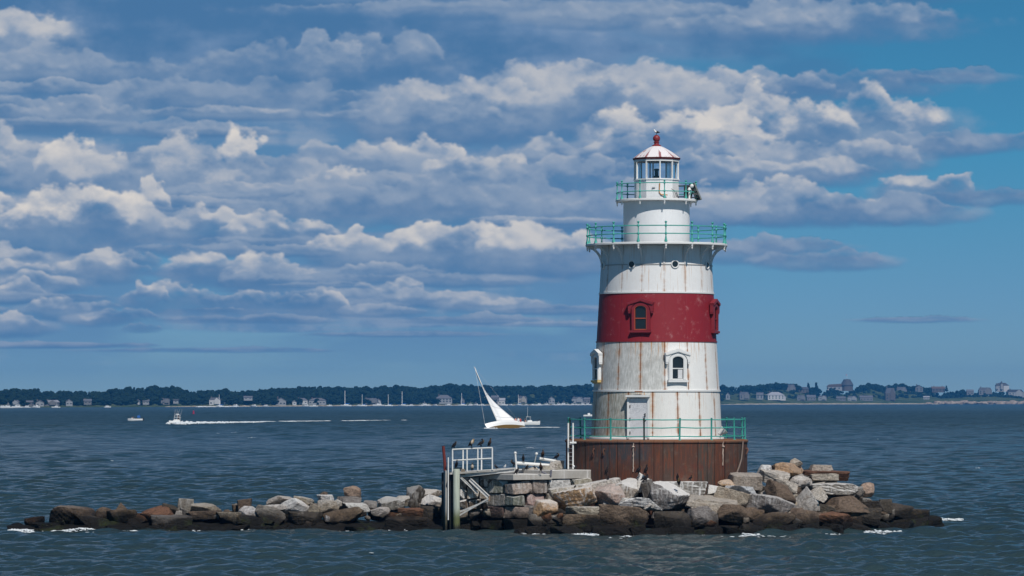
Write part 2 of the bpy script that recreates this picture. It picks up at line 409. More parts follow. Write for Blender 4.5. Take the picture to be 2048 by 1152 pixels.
def plated(name, base, z0, z1, off, rust=.6, dirt=None, dirt_col=(.30, .31, .29), chalk=0.0, edge=5.5, seam_w=.5):
    """painted iron plates: seams every 22.5 degrees that weep rust, grime in streaks"""
    m, t, b = new_mat(name)
    p, x, y, z, ang = tower_coords(t)
    q = t.xyz(t.m('MULTIPLY', ang, .11), 0.0, t.m('MULTIPLY', z, .35))
    streak = t.noise(q, 7.0, 6.0, .62)
    fineq = t.noise(t.xyz(t.m('MULTIPLY', ang, .06), 3.0, z), 3.2, 6.0, .65)
    h = t.m('DIVIDE', t.m('SUBTRACT', z, z0), z1 - z0)
    c = t.mix(t.step(.42, .62, fineq, 0, .16), base, tuple(k * .80 for k in base))
    plate = t.n('ShaderNodeTexWhiteNoise', dict(noise_dimensions='1D'), W=t.m('FLOOR', t.m('DIVIDE', t.m('SUBTRACT', ang, off), 22.5))).outputs[0]
    c = t.mix(t.m('MULTIPLY', plate, .17), c, tuple(k * .72 for k in base))
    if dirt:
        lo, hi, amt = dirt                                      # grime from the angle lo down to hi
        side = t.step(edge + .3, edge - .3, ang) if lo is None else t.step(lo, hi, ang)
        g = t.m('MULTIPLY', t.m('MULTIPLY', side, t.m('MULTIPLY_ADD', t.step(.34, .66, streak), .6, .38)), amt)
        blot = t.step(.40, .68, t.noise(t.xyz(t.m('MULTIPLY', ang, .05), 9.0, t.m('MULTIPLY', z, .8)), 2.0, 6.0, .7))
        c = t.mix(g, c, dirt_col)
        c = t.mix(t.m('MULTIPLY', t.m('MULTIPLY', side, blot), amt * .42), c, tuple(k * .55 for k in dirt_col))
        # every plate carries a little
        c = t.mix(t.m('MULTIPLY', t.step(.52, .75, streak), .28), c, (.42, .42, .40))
    if chalk:
        ck = t.noise(t.xyz(t.m('MULTIPLY', ang, .055), 1.0, t.m('MULTIPLY', z, 1.0)), 2.6, 7.0, .72)
        c = t.mix(t.m('MULTIPLY', t.step(.55, .75, ck), chalk), c, (.48, .25, .25))
    d = seam_of(t, ang, off)
    nz = t.noise(t.xyz(t.m('MULTIPLY', ang, .02), 5.0, z), 2.4, 5.0, .6)
    weep = t.m('MULTIPLY', t.step(3.2, .1, d), t.m('MULTIPLY', t.step(.38, .66, nz), rust * .62))
    c = t.mix(weep, c, (.50, .27, .13))
    line = t.m('MULTIPLY', t.step(seam_w, seam_w * .35, d), t.m('MULTIPLY_ADD', t.step(.36, .6, nz), rust * .7, min(.9, rust * .45)))
    c = t.mix(line, c, (.22, .085, .035) if not chalk else (.10, .012, .015))
    if rust:
        drip = t.noise(t.xyz(t.m('MULTIPLY', ang, .16), 2.0, t.m('MULTIPLY', z, .12)), 4.0, 4.0, .6)
        dd = t.m('MULTIPLY', t.m('MULTIPLY', t.step(.54, .70, drip), t.step(.40, 1.0, h)), rust * .85)
        c = t.mix(dd, c, (.48, .24, .09))
    t.set(b.inputs['Base Color'], c)
    b.inputs['Roughness'].default_value = .55; b.inputs['Specular IOR Level'].default_value = .35
    bump(t, b, t.m('MULTIPLY_ADD', fineq, .35, t.m('MULTIPLY', t.step(.9, .3, d), -.5)), .02, .5)
    return m
M['upper_white'] = plated('white_iron_plates', (.78, .78, .775), 9.9, 12.3, 5.5, rust=.8, seam_w=.42)
M['frieze'] = plated('white_plates_below_gallery', (.76, .77, .77), 11.9, 14.4, 5.5, rust=.65, seam_w=.38)
M['watch_white'] = plated('white_watch_room_plates', (.80, .81, .82), 14.5, 17, 50.0, rust=0.0, seam_w=.1)
M['red_band'] = plated('dark_red_plates', (.245, .017, .027), 9.5, 12.1, 5.5, rust=.0, chalk=.5, seam_w=.4)
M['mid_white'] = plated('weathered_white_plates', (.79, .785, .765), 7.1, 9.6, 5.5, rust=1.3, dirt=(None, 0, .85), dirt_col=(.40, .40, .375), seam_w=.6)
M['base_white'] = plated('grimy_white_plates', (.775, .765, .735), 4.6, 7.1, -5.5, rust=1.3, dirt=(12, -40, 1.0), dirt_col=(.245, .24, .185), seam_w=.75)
# rusted caisson
m_, t_, b_ = new_mat('rusted_caisson_iron')
p, x, y, z, ang = tower_coords(t_)
big = t_.noise(t_.xyz(t_.m('MULTIPLY', ang, .03), 0, t_.m('MULTIPLY', z, .5)), 1.6, 6, .6)
stk = t_.noise(t_.xyz(t_.m('MULTIPLY', ang, .14), 4, t_.m('MULTIPLY', z, .22)), 4.5, 6, .62)
ang = t_.m('ADD', ang, t_.m('MULTIPLY', t_.m('SINE', t_.m('MULTIPLY', ang, .19)), 3.4))
pl = t_.n('ShaderNodeTexWhiteNoise', dict(noise_dimensions='1D'), W=t_.m('FLOOR', t_.m('DIVIDE', t_.m('SUBTRACT', ang, 3.0), 9.0))).outputs[0]
c = t_.mix(pl, (.088, .038, .026), (.062, .052, .044))
grey = t_.m('MULTIPLY', t_.m('MULTIPLY', t_.step(-56, -38, ang), t_.step(-6, -14, ang)), t_.step(.33, .55, t_.m('MULTIPLY_ADD', t_.step(2.6, 4.4, z), .35, t_.m('MULTIPLY', big, .6))))
c = t_.mix(t_.m('MULTIPLY', grey, .95), c, (.046, .049, .056))
c = t_.mix(t_.m('MULTIPLY', t_.step(.45, .66, stk), .8), c, (.155, .048, .024))
c = t_.mix(t_.m('MULTIPLY', t_.step(.56, .72, big), .7), c, (.11, .028, .018))
c = t_.mix(t_.m('MULTIPLY', t_.step(.52, .70, t_.noise(t_.xyz(t_.m('MULTIPLY', ang, .09), 7, t_.m('MULTIPLY', z, .7)), 3, 6, .7)), .55), c, (.14, .105, .082))
d = seam_of(t_, ang, 3.0, 9.0)
c = t_.mix(t_.step(.42, .12, d, 0, .8), c, (.016, .010, .008))
c = t_.mix(t_.m('MULTIPLY', t_.step(4.44, 4.56, z), .8), c, (.20, .095, .05))
t_.set(b_.inputs['Base Color'], c); b_.inputs['Roughness'].default_value = .8; b_.inputs['Specular IOR Level'].default_value = .25
bump(t_, b_, t_.m('ADD', stk, t_.m('MULTIPLY', t_.step(.5, .15, d), -.8)), .03, .7)
M['caisson'] = m_
# lantern roof: white, flaked back to the old red
m_, t_, b_ = new_mat('flaking_lantern_roof')
p, x, y, z, ang = tower_coords(t_)
fac = seam_of(t_, ang, 7.0, 36.0)
fl = t_.noise(t_.xyz(t_.m('MULTIPLY', ang, .05), 1, z), 3.5, 6, .65)
low = t_.step(19.75, 19.05, z)
red = t_.m('MULTIPLY', t_.step(4.5, 1.0, t_.m('ADD', fac, t_.m('MULTIPLY', t_.m('SUBTRACT', .95, low), 6.0))), 1.0)
red = t_.m('MAXIMUM', red, t_.step(.68, .74, t_.m('MULTIPLY_ADD', low, .14, fl)))
c = t_.mix(t_.m('MULTIPLY', red, .9), (.74, .70, .71), (.24, .03, .035))
t_.set(b_.inputs['Base Color'], c); b_.inputs['Roughness'].default_value = .6
M['roof'] = m_
# stone: one material, tinted by each object's own colour; weed and damp below the tide mark, droppings on top
def stone(name, tide=True, guano=True):
    m, t, b = new_mat(name)
    oi = t.n('ShaderNodeObjectInfo'); ge = t.n('ShaderNodeNewGeometry')
    op = t.n('ShaderNodeVectorMath', dict(operation='ADD'), _0=t.n('ShaderNodeTexCoord').outputs['Object'], _1=t.n('ShaderNodeVectorMath', dict(operation='SCALE'), _0=oi.outputs['Random'], Scale=37.0)).outputs[0]
    nz = t.sep(ge.outputs['Normal'])[2]; wz = t.sep(ge.outputs['Position'])[2]
    n1 = t.noise(op, 1.7, 6, .62); n2 = t.noise(op, 9.0, 5, .7); n3 = t.noise(op, 34.0, 3, .7)
    grain = t.m('MULTIPLY_ADD', n3, .5, t.m('MULTIPLY', n2, .5))
    k = t.m('MULTIPLY_ADD', t.step(.25, .75, grain), .72, .60)
    c = t.mix(1.0, oi.outputs['Color'], t.xyz(k, k, k), 'MULTIPLY')
    c = t.mix(t.step(.48, .64, n1, 0, .55), c, t.mix(1.0, c, (.62, .56, .50), 'MULTIPLY'))
    c = t.mix(t.step(.60, .72, n2, 0, .35), c, (.26, .13, .065))
    c = t.mix(t.step(.36, .28, n1, 0, .5), c, (.30, .27, .24))
    ck = t.noise(t.n('ShaderNodeMapping', None, Vector=op, Scale=(2.2, 2.2, 4.5)).outputs[0], 1.0, 6, .7, 1.2)
    c = t.mix(t.step(.035, .0, t.m('ABSOLUTE', t.m('SUBTRACT', ck, .5)), 0, .75), c, (.035, .028, .022))
    if guano:
        gw = t.m('MULTIPLY_ADD', n1, .9, t.m('MULTIPLY', n2, .6))
        side = t.noise(t.n('ShaderNodeMapping', None, Vector=op, Scale=(7, 7, .8)).outputs[0], 1.0, 5, .65)
        g = t.m('MAXIMUM', t.m('MULTIPLY', t.step(.12, .6, nz), t.step(1.0, .84, gw)), t.m('MULTIPLY', t.step(.48, .64, side), .85))
        c = t.mix(t.m('MULTIPLY', t.m('MULTIPLY', g, oi.outputs['Alpha']), t.step(.9, 1.7, wz)), c, (.80, .785, .765))
    if tide:
        ww = t.m('ADD', wz, t.m('MULTIPLY_ADD', t.noise(ge.outputs['Position'], .55, 5, .6), 1.7, -.85))
        wet = t.step(1.06, .5, ww); weed = t.step(.75, .30, ww)
        c = t.mix(t.m('MULTIPLY', wet, .97), c, t.mix(.22, t.mix(t.step(.35, .65, n2), (.0045, .004, .003), (.016, .012, .009)), t.mix(1.0, c, (.20, .17, .15), 'MULTIPLY')))
        c = t.mix(t.m('MULTIPLY', t.m('MULTIPLY', t.step(1.5, .8, ww), t.step(.2, .7, ww)), t.step(.54, .70, n2, 0, .75)), c, (.085, .055, .015))
        c = t.mix(t.m('MULTIPLY', weed, t.step(.46, .60, n2, .55, 1)), c, t.mix(t.step(.54, .68, t.noise(ge.outputs['Position'], .9, 4, .6)), (.003, .003, .0025), (.026, .036, .008)))
        t.set(b.inputs['Roughness'], t.m('MULTIPLY_ADD', wet, -.28, .82))
    else: b.inputs['Roughness'].default_value = .85
    t.set(b.inputs['Base Color'], c); b.inputs['Specular IOR Level'].default_value = .3
    bump(t, b, t.m('ADD', t.m('MULTIPLY', n1, .8), t.m('MULTIPLY_ADD', n2, .5, t.m('MULTIPLY', n3, .22))), .2, 1.0)
    return m
M['stone'] = stone('boulder_stone')
M['granite'] = M['stone']
# concrete
m_, t_, b_ = new_mat('pale_concrete')
op = t_.n('ShaderNodeTexCoord').outputs['Object']; ge = t_.n('ShaderNodeNewGeometry'); nz = t_.sep(ge.outputs['Normal'])[2]
n1 = t_.noise(op, 1.3, 6, .65); n2 = t_.noise(op, 14, 4, .7); sd_ = t_.noise(t_.n('ShaderNodeMapping', None, Vector=op, Scale=(5, 5, .4)).outputs[0], 1.0, 5, .6)
c = t_.mix(t_.step(.3, .7, n1), (.33, .31, .28), (.44, .42, .39))
c = t_.mix(t_.m('MULTIPLY', t_.step(.3, .8, nz), t_.step(.60, .40, n1, .2, .9)), c, (.66, .65, .63))
c = t_.mix(t_.m('MULTIPLY', t_.step(.54, .7, sd_), .6), c, (.62, .61, .60))
c = t_.mix(t_.step(.58, .72, n2, 0, .4), c, (.20, .18, .15))
t_.set(b_.inputs['Base Color'], c); b_.inputs['Roughness'].default_value = .85
bump(t_, b_, n2, .02, .6)
M['concrete'] = m_
# ------------------------------------------------------------------ the sea
m_, t_, b_ = new_mat('sea_water')
ge = t_.n('ShaderNodeNewGeometry'); pos = ge.outputs['Position']
px_, py_, pz_ = t_.sep(pos)
fard = t_.m('SUBTRACT', py_, -200.0)
b_.inputs['IOR'].default_value = 1.333
t_.set(b_.inputs['Roughness'], t_.step(150, 1500, fard, .10, .34))
blot = t_.noise(t_.n('ShaderNodeMapping', None, Vector=pos, Scale=(.012, .005, 1)).outputs[0], 1.0, 4, .55)
c = t_.mix(t_.step(.35, .65, blot), (.0215, .0410, .0460), (.0260, .0480, .0530))
# small broken crests
rw = t_.noise(t_.n('ShaderNodeMapping', None, Vector=pos, Scale=(.45, .24, 1)).outputs[0], 1.0, 3, .6)
rp = t_.noise(t_.n('ShaderNodeMapping', None, Vector=pos, Scale=(.05, .03, 1)).outputs[0], 1.0, 3, .6)
cap = t_.m('MULTIPLY', t_.step(.735, .77, rw), t_.step(.50, .60, rp))
cap = t_.m('MULTIPLY', cap, t_.step(.02, .10, pz_))
t_.set(b_.inputs['Base Color'], t_.mix(cap, c, (.55, .60, .62)))
# wind streaks and cat's paws: patches of rougher and smoother water
k1 = t_.noise(t_.n('ShaderNodeMapping', None, Vector=pos, Scale=(.30, .022, 1)).outputs[0], 1.0, 5, .68)
k2 = t_.noise(t_.n('ShaderNodeMapping', None, Vector=pos, Scale=(.10, .006, 1)).outputs[0], 1.0, 4, .6)
kk = t_.m('MULTIPLY_ADD', k1, .65, t_.m('MULTIPLY', k2, .35))
paw = t_.step(.34, .66, kk)
far_w = t_.step(600, 2400, fard)
t_.set(b_.inputs['Specular IOR Level'], t_.m('ADD', t_.m('MULTIPLY', t_.m('SUBTRACT', 1.0, far_w), .52), t_.m('MULTIPLY', far_w, t_.m('MULTIPLY_ADD', paw, .40, .34))))
s1 = t_.noise(t_.n('ShaderNodeMapping', None, Vector=pos, Scale=(2.0, 3.2, 1)).outputs[0], 1.0, 5, .62)
s2 = t_.noise(t_.n('ShaderNodeMapping', None, Vector=pos, Scale=(.16, .30, 1)).outputs[0], 1.0, 5, .6)
s3 = t_.noise(t_.n('ShaderNodeMapping', None, Vector=pos, Scale=(.03, .022, 1)).outputs[0], 1.0, 4, .55)
hgt = t_.m('ADD', t_.m('MULTIPLY', s1, .15), t_.m('MULTIPLY', s2, t_.step(250, 900, fard, .15, .5)))
hgt = t_.m('ADD', hgt, t_.m('MULTIPLY', s3, t_.step(1500, 3500, fard, 0, 1.6)))
bump(t_, b_, hgt, 1.0, 1.0)
M['water'] = m_
wrs = np.random.RandomState(21); WV = []
for k in range(96):
    lam = .6 * (7.0 / .6) ** ((k + wrs.rand()) / 96); th = R(-100) + wrs.normal(0, .62)
    sl = .034 * (1.25 if lam < 1.8 else 1.0 if lam < 3.5 else .6)
    WV.append((2 * math.pi / lam * math.cos(th), 2 * math.pi / lam * math.sin(th), sl * lam / (2 * math.pi), wrs.rand() * 6.283, lam))
def sea(x, y, fine):
    """sum of short wind waves; fine is the shortest wave the mesh can carry there"""
    z = np.zeros_like(x); gx = np.zeros_like(x); gy = np.zeros_like(x)
    for kx, ky, a, ph, lam in WV:
        k = math.hypot(kx, ky); f = np.clip(lam / np.maximum(fine, 1e-3) - 1.6, 0, 1)
        t = kx * x + ky * y + ph; s = np.sin(t)
        z += a * f * np.cos(t); gx += a * f * .8 * s * kx / k; gy += a * f * .8 * s * ky / k
    gust = .75 + .5 * (.5 + .25 * np.sin(x * .021 + y * .013 + 1) + .25 * np.sin(x * .047 - y * .031))
    gust = gust * (1.08 + .95 * np.clip((y + D0 - 420) / 500, 0, 1))
    return z * gust, gx * gust, gy * gust
rows = [118.0]
while rows[-1] < 2600: rows.append(rows[-1] + min(1.45, .155 * (rows[-1] / 150) ** 1.55))
rows = np.array(rows); tx = np.linspace(-.175, .175, 680)
Dg, Tg = np.meshgrid(rows.astype(np.float32), tx.astype(np.float32), indexing='ij')
Xg = Tg * Dg + CAMX; Yg = Dg - D0
stepd = np.gradient(rows)[:, None] * np.ones_like(Xg)
fade_ = np.clip((2600 - Dg) / 500, 0, 1) * np.clip((Dg - 118) / 8, 0, 1) * np.clip((.175 - np.abs(Tg)) / .012, 0, 1)
z, gx, gy = sea(Xg, Yg, np.maximum(stepd * 1.45, Dg * .0006))
co = np.stack([Xg + gx * fade_, Yg + gy * fade_, z * fade_], -1).reshape(-1, 3)
nr, nc = Xg.shape
ii = np.arange(nr * nc).reshape(nr, nc)
fc = np.stack([ii[:-1, :-1], ii[:-1, 1:], ii[1:, 1:], ii[1:, :-1]], -1).reshape(-1, 4)
# the same sheet goes on to the horizon, and back behind the camera
sx0 = -.175; base_n = len(co); extra = []; ef = []
def quad(pts):
    k = base_n + len(extra); extra.extend(pts); ef.append((k, k + 1, k + 2, k + 3))
far_y, wide, near_y = 8600.0, 2500.0, -290.0
n0, n1 = rows[0], rows[-1]
XL = lambda d: CAMX - .175 * d
XR = lambda d: CAMX + .175 * d
quad([(XL(n1), n1 - D0, 0), (XR(n1), n1 - D0, 0), (wide, far_y, 0), (-wide, far_y, 0)])
quad([(-wide, near_y, 0), (wide, near_y, 0), (XR(n0), n0 - D0, 0), (XL(n0), n0 - D0, 0)])
quad([(-wide, near_y, 0), (XL(n0), n0 - D0, 0), (XL(n1), n1 - D0, 0), (-wide, far_y, 0)])
quad([(XR(n0), n0 - D0, 0), (wide, near_y, 0), (wide, far_y, 0), (XR(n1), n1 - D0, 0)])
me = np_mesh('sea', np.concatenate([co, np.array(extra)]), np.concatenate([fc, np.array(ef)]), M['water'])
sea_o = obj('sea', me); tag(sea_o, 'choppy dark blue green sea around the rocks', 'sea', kind='structure')
# ------------------------------------------------------------------ the lighthouse
ZP = lambda py: CAMZ - (py - HORIZ) / 39.0           # height in the plane of the tower
LH = thing('lighthouse', (0, 0, 0), 'white iron lighthouse with a dark red band on a rusty round caisson', 'lighthouse')
PROF = [(4.60, 3.36), (7.09, 3.235), (9.57, 3.08), (12.06, 2.93), (13.47, 2.85), (14.50, 2.79)]
def tower_r(z): return float(np.interp(z, [a for a, _ in PROF], [b for _, b in PROF]))
def local(phi, r, z=0.0):
    """frame on the tower's face at angle phi: x along the face, y inwards, z up"""
    return Matrix.Translation((r * math.sin(phi), -r * math.cos(phi), z)) @ Matrix.Rotation(phi, 4, 'Z')
def shell(name, mat, z0, z1, n=96):
    mb = MB(); k = 7
    mb.lathe([(tower_r(z0 + (z1 - z0) * i / k), z0 + (z1 - z0) * i / k) for i in range(k + 1)], n, cap=False)
    return mb.build(name, mat, LH, 30)
cz = MB(); cz.lathe([(4.65, -1.0), (4.65, 2.0), (4.65, 4.44), (4.70, 4.445), (4.70, 4.52), (4.66, 4.56), (4.62, 4.60), (3.0, 4.62)], 120)
cais = cz.build('caisson', M['caisson'], LH, 30)
for a in (-16.5, 43.5):                                 # flaked white scuppers that stain the iron below them
    s_ = MB(); F = local(R(a), 4.65)
    pts = [(random.uniform(-.015, .015), -.03, 4.5 - .1 * i) for i in range(16 if a < 0 else 13)]
    s_.tube(pts, [.035 * random.uniform(.5, 1.1) for _ in pts], 6, M=F)
    s_.lathe([(.03, 4.2), (.075, 4.25), (.03, 4.3)], 8, M=F @ Matrix.Translation((.01, -.06, 0)))
    s_.build('drain_pipe', plain('flaked_white_pipe', (.44, .35, .29), .8, var=.5, scale=14), cais, 40)
h_ = MB(); hose = []
for a, z in ((66, 4.5), (65, 4.1), (63.5, 3.6), (60, 3.2), (55, 2.85), (50, 2.5), (46, 2.2)):
    hose.append(local(R(a), 4.73 if z > 3 else 4.73 + (3 - z) * .5) @ Vector((0, 0, z)))
h_.tube(hose, .045, 8); h_.build('hose', plain('grey_hose', (.16, .12, .10), .7, var=.4), cais, 50)
for a in (74.0, -44.0, -36.0):
    r_ = MB(); F = local(R(a), 4.66)
    r_.tube([(0, -.02, 4.12), (.03, -.12, 4.14), (0, -.14, 4.05), (-.02, -.06, 3.85)], .035, 6, M=F)
    r_.build('mooring_ring', plain('rusty_ring', (.16, .07, .045), .8), cais, 50)
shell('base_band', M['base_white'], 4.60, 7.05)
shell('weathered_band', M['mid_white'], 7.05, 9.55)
shell('red_band', M['red_band'], 9.60, 12.02)
shell('upper_band', M['upper_white'], 12.08, 13.47)
shell('frieze_band', M['frieze'], 13.47, 14.56)
def ring(name, mat, prof, parent=LH, n=96):
    return MB().lathe(prof, n, cap=False).build(name, mat, parent, 35)
def flange(name, mat, z, t, proud):
    r = tower_r(z)
    return ring(name, mat, [(r - .05, z - t), (r + proud, z - t), (r + proud, z + t), (r - .05, z + t)])
flange('flange', M['white_trim'], 7.07, .045, .05)
flange('flange', M['red_trim'], 9.575, .035, .035)
flange('flange', M['white_trim'], 12.05, .04, .035)
fl_ = MB(); r_ = tower_r(13.47)
fl_.lathe([(r_ - .05, 13.445), (r_ + .03, 13.445), (r_ + .03, 13.49), (r_ - .05, 13.49)], 96, cap=False)
fl_.build('flange', plain('stained_joint', (.40, .38, .36), .6), LH, 35)
ring('sill_course', M['white_trim'], [(3.30, 4.61), (3.47, 4.61), (3.46, 4.70), (3.37, 4.74)])
# galleries
def gallery(name, r, z0, z1, inner, n=96):
    return ring(name, M['white_trim'], [(inner, z0 + .03), (r - .22, z0 + .02), (r - .05, z0), (r, z0 + .02), (r, z1 - .02), (r - .02, z1), (inner, z1)])
gallery('gallery_deck', 3.64, 14.46, 14.58, 2.7)
gallery('lantern_gallery_deck', 2.10, 16.74, 16.86, 1.5)
def post_mesh(h, rails, s=1.0):
    prof = [(.0, 0), (.085 * s, .0), (.085 * s, .05), (.055 * s, .14 * s), (.034 * s, .30 * s)]
    for r in rails:
        prof += [(.030 * s, r - .075 * s), (.060 * s, r - .035 * s), (.066 * s, r), (.060 * s, r + .035 * s), (.030 * s, r + .075 * s)]
    prof += [(.028 * s, h - .10 * s), (.055 * s, h - .05 * s), (.068 * s, h - .01), (.045 * s, h + .02), (.0, h + .03)]
    return MB().lathe(prof, 10).mesh('gallery_post', M['teal'], 40)
def pend_mesh(s=1.0):
    return MB().lathe([(.0, -.26 * s), (.03 * s, -.24 * s), (.05 * s, -.18 * s), (.035 * s, -.12 * s), (.06 * s, -.07 * s), (.07 * s, 0.0), (.0, .01)], 10).mesh('pendant', M['white_trim'], 40)
def rail(name, r, z, rad, mat=None, n=96, poly=None):
    pts = [(r * math.sin(R(a)), -r * math.cos(R(a)), z) for a in (poly or [360 * i / n for i in range(n)])]
    return MB().tube(pts, rad, 6, True).build(name, mat or M['teal'], LH, 50)
pm = post_mesh(1.02, (.42, .82)); pe = pend_mesh()
for k in range(16):
    a = R(5.5 + 22.5 * k)
    o = obj('gallery_post', pm, (3.57 * math.sin(a), -3.57 * math.cos(a), 14.58), LH)
    obj('pendant', pe, (3.57 * math.sin(a), -3.57 * math.cos(a), 14.462), LH)
for z in (15.40, 15.00): rail('gallery_rail', 3.57, z, .028)
pm2 = post_mesh(.92, (.36, .78), .9); pe2 = pend_mesh(.8)
for k in range(10):
    a = R(9.4 + 36 * k)
    obj('lantern_gallery_post', pm2, (2.03 * math.sin(a), -2.03 * math.cos(a), 16.86), LH)
    obj('pendant', pe2, (2.03 * math.sin(a), -2.03 * math.cos(a), 16.742), LH)
for z in (17.64, 17.22): rail('lantern_gallery_rail', 2.03, z, .024)
# curved brackets under the gallery
bk = MB()
cv = []
for i in range(11):
    t = i / 10 * math.pi / 2
    cv.append((2.84 + .70 * (1 - math.cos(t)), 13.50 + .94 * math.sin(t)))
inner = [(x, z) for x, z in cv]; outer = [(x + .075 * math.sin(min(1.2, i / 10 * 1.4) + .25), z - .085 * (i / 10) ) for i, (x, z) in enumerate(cv)]
bk.band([(x - 2.84, z) for x, z in inner], [(x - 2.84, z) for x, z in outer], -.035, .035)
bk.box((-.0, 0, 13.97), (.05, .055, .92)); bk.box((.36, 0, 14.425), (.70, .055, .05))
bkm = bk.mesh('bracket', M['white_trim'], 30)
for k in range(16):
    a = R(5.5 + 22.5 * k); o = obj('bracket', bkm, (2.85 * math.sin(a), -2.85 * math.cos(a), 0), LH); o.rotation_euler = (0, 0, a - math.pi / 2)
# portholes
pr = MB()
th = [2 * math.pi * i / 20 for i in range(20)]
pr.tube([(.185 * math.cos(t), 0, .185 * math.sin(t)) for t in th], .035, 6, True)
prm = pr.mesh('porthole', M['white_trim'], 50)
pg = MB(); pg.add([(.165 * math.cos(t), 0, .165 * math.sin(t)) for t in th] + [(.165 * math.cos(t), .02, .165 * math.sin(t)) for t in th], [tuple(range(20)), tuple(range(39, 19, -1))] + [(i, 20 + i, 20 + (i + 1) % 20, (i + 1) % 20) for i in range(20)])
pgm = pg.mesh('porthole_pane', M['pane'])
for k in range(8):
    a = R(16.9 + 45 * k); rr = tower_r(13.47) + .035
    o = obj('porthole', prm, (rr * math.sin(a), -rr * math.cos(a), 13.47), LH); o.rotation_euler = (0, 0, a)
    obj('porthole_pane', pgm, (0, .003, 0), o)
# hooded windows
def arch(w, h, rise, n=10):
    """half width w, springing height h, rise: outline from the lower corner up and over"""
    pts = [(-w, 0), (-w, h)]
    for i in range(1, n): t = math.pi * (1 - i / n); pts.append((w * math.cos(t), h + rise * math.sin(t)))
    return pts + [(w, h), (w, 0)]
def hooded_window(phi, zb, zt, w, trim, jamb, blind=False, sill=None):
    rr = max(tower_r(zb), tower_r(zt)) + .02
    F = Matrix.Translation((rr * math.sin(phi), -rr * math.cos(phi), zb)) @ Matrix.Rotation(phi, 4, 'Z')
    h = (zt - zb); rise = w * .62; sp = h - rise
    root = MB()
    root.band(arch(w, sp, rise), arch(w + .12, sp, rise + .10), -.10, .06)
    root.band(arch(w + .121, sp, rise + .10), arch(w + .165, sp, rise + .135), -.055, .06)
    win = root.build('window', trim, LH, 30); win.matrix_basis = F
    j = MB(); j.band(arch(w - .035, sp, rise - .03), arch(w - .001, sp, rise - .001), -.09, .02)
    j.box((0, -.02, h * .47), (2 * w - .08, .05, .05)); j.box((0, -.02, .025), (2 * w - .08, .06, .05))
    j.build('sash', jamb, win, 30)
    g = MB(); ap = arch(w - .03, sp, rise - .03); g.prism(ap, -.001, .015); g.build('pane', M['pane'], win)
    s = MB(); s.box((0, -.05, -.07), (2 * w + .42, .20, .11)); s.box((0, -.02, -.155), (2 * w + .30, .14, .06)); s.build('sill', sill or trim, win)
    hd = MB(); W2 = w + .34; e = h - .03; top = h + .37
    hd.band([(-W2, e + .06), (0, top - .12), (W2, e + .06)], [(-W2 - .03, e + .17), (0, top), (W2 + .03, e + .17)], -.15, .08)
    hd.band([(-W2 + .04, e + .04), (0, top - .16), (W2 - .04, e + .04)], [(-W2 + .03, e + .058), (0, top - .122), (W2 - .03, e + .058)], -.15, .08)
    hd.add([(-W2 + .03, -.10, e - .0), (0, -.10, top - .13), (W2 - .03, -.10, e - .0)] + [(x, -.10, z) for x, z in reversed(arch(w + .168, sp, rise + .138)[1:-1])], [tuple(range(3 + 11))])
    for q in (-1, 1):
        x = q * (w + .26)
        hd.prism([(x - .065, e - .30), (x + .065, e - .30), (x + .075, e + .06), (x - .075, e + .06)], -.105, .08)
        hd.prism([(x - .05, e - .38), (x + .05, e - .38), (x + .055, e - .301), (x - .055, e - .301)], -.09, .08)
    hd.build('hood', trim, win)
    if blind:
        bl = MB(); bl.box((w * .42, -.012, h * .24), (w * .75, .018, h * .37)); bl.build('vent_panel', plain('white_vent_panel', (.62, .62, .63), .5), win)
    return win
wred = plain('dark_red_window_trim', (.22, .018, .028), .5, var=.2, scale=4)
for k in (0, 1):
    hooded_window(R(-17.0 + 90 * k), ZP(662), ZP(613), .325, wred, M['orange_red'] if k == 0 else wred)
wst = plain('rust_stained_trim', (.55, .40, .16), .6, var=.5, scale=3)
for k in (0, 3):
    hooded_window(R(17.1 + 90 * k), ZP(760), ZP(713), .325, M['white_trim'], M['white_trim'], blind=(k == 0), sill=wst if k == 3 else None)
# the door in the base
rr = tower_r(4.7) + .02
F = Matrix.Translation((rr * math.sin(R(-17.6)), -rr * math.cos(R(-17.6)), 4.66)) @ Matrix.Rotation(R(-17.6), 4, 'Z')
d_ = MB(); d_.box((0, -.02, 1.02), (.96, .10, 1.98))
m_, t_, b_ = new_mat('worn_door_paint')
op = t_.n('ShaderNodeTexCoord').outputs['Object']
n1 = t_.noise(op, 3.2, 6, .7); lo = t_.noise(t_.n('ShaderNodeMapping', None, Vector=op, Scale=(13, 1, 24)).outputs[0], 1.0, 2, .5)
zz = t_.sep(op)[2]
c = t_.mix(t_.step(.45, .7, n1, 0, .6), (.66, .66, .68), (.47, .47, .49))
worn = t_.m('MULTIPLY', t_.m('MULTIPLY', t_.step(1.2, 1.35, zz), t_.step(1.85, 1.72, zz)), t_.step(.46, .6, lo))
c = t_.mix(t_.m('MULTIPLY', worn, .4), c, (.30, .31, .35))
t_.set(b_.inputs['Base Color'], c); b_.inputs['Roughness'].default_value = .5
door = d_.build('door', m_, LH); door.matrix_basis = F
fr_ = MB()
for q in (-1, 1): fr_.box((q * .53, -.03, 1.02), (.095, .15, 2.04))
fr_.box((0, -.03, 2.065), (1.155, .15, .05)); fr_.build('door_frame', M['white_trim'], door)
hd = MB(); hd.box((0, -.11, 2.14), (1.22, .34, .095)); hd.build('door_hood', M['white_trim'], door)
for z in (.28, .98, 1.62):
    hg = MB(); hg.tube([(-.43, -.085, z - .07), (-.43, -.085, z + .07)], .024, 6); hg.build('hinge', M['dark_iron'], door)
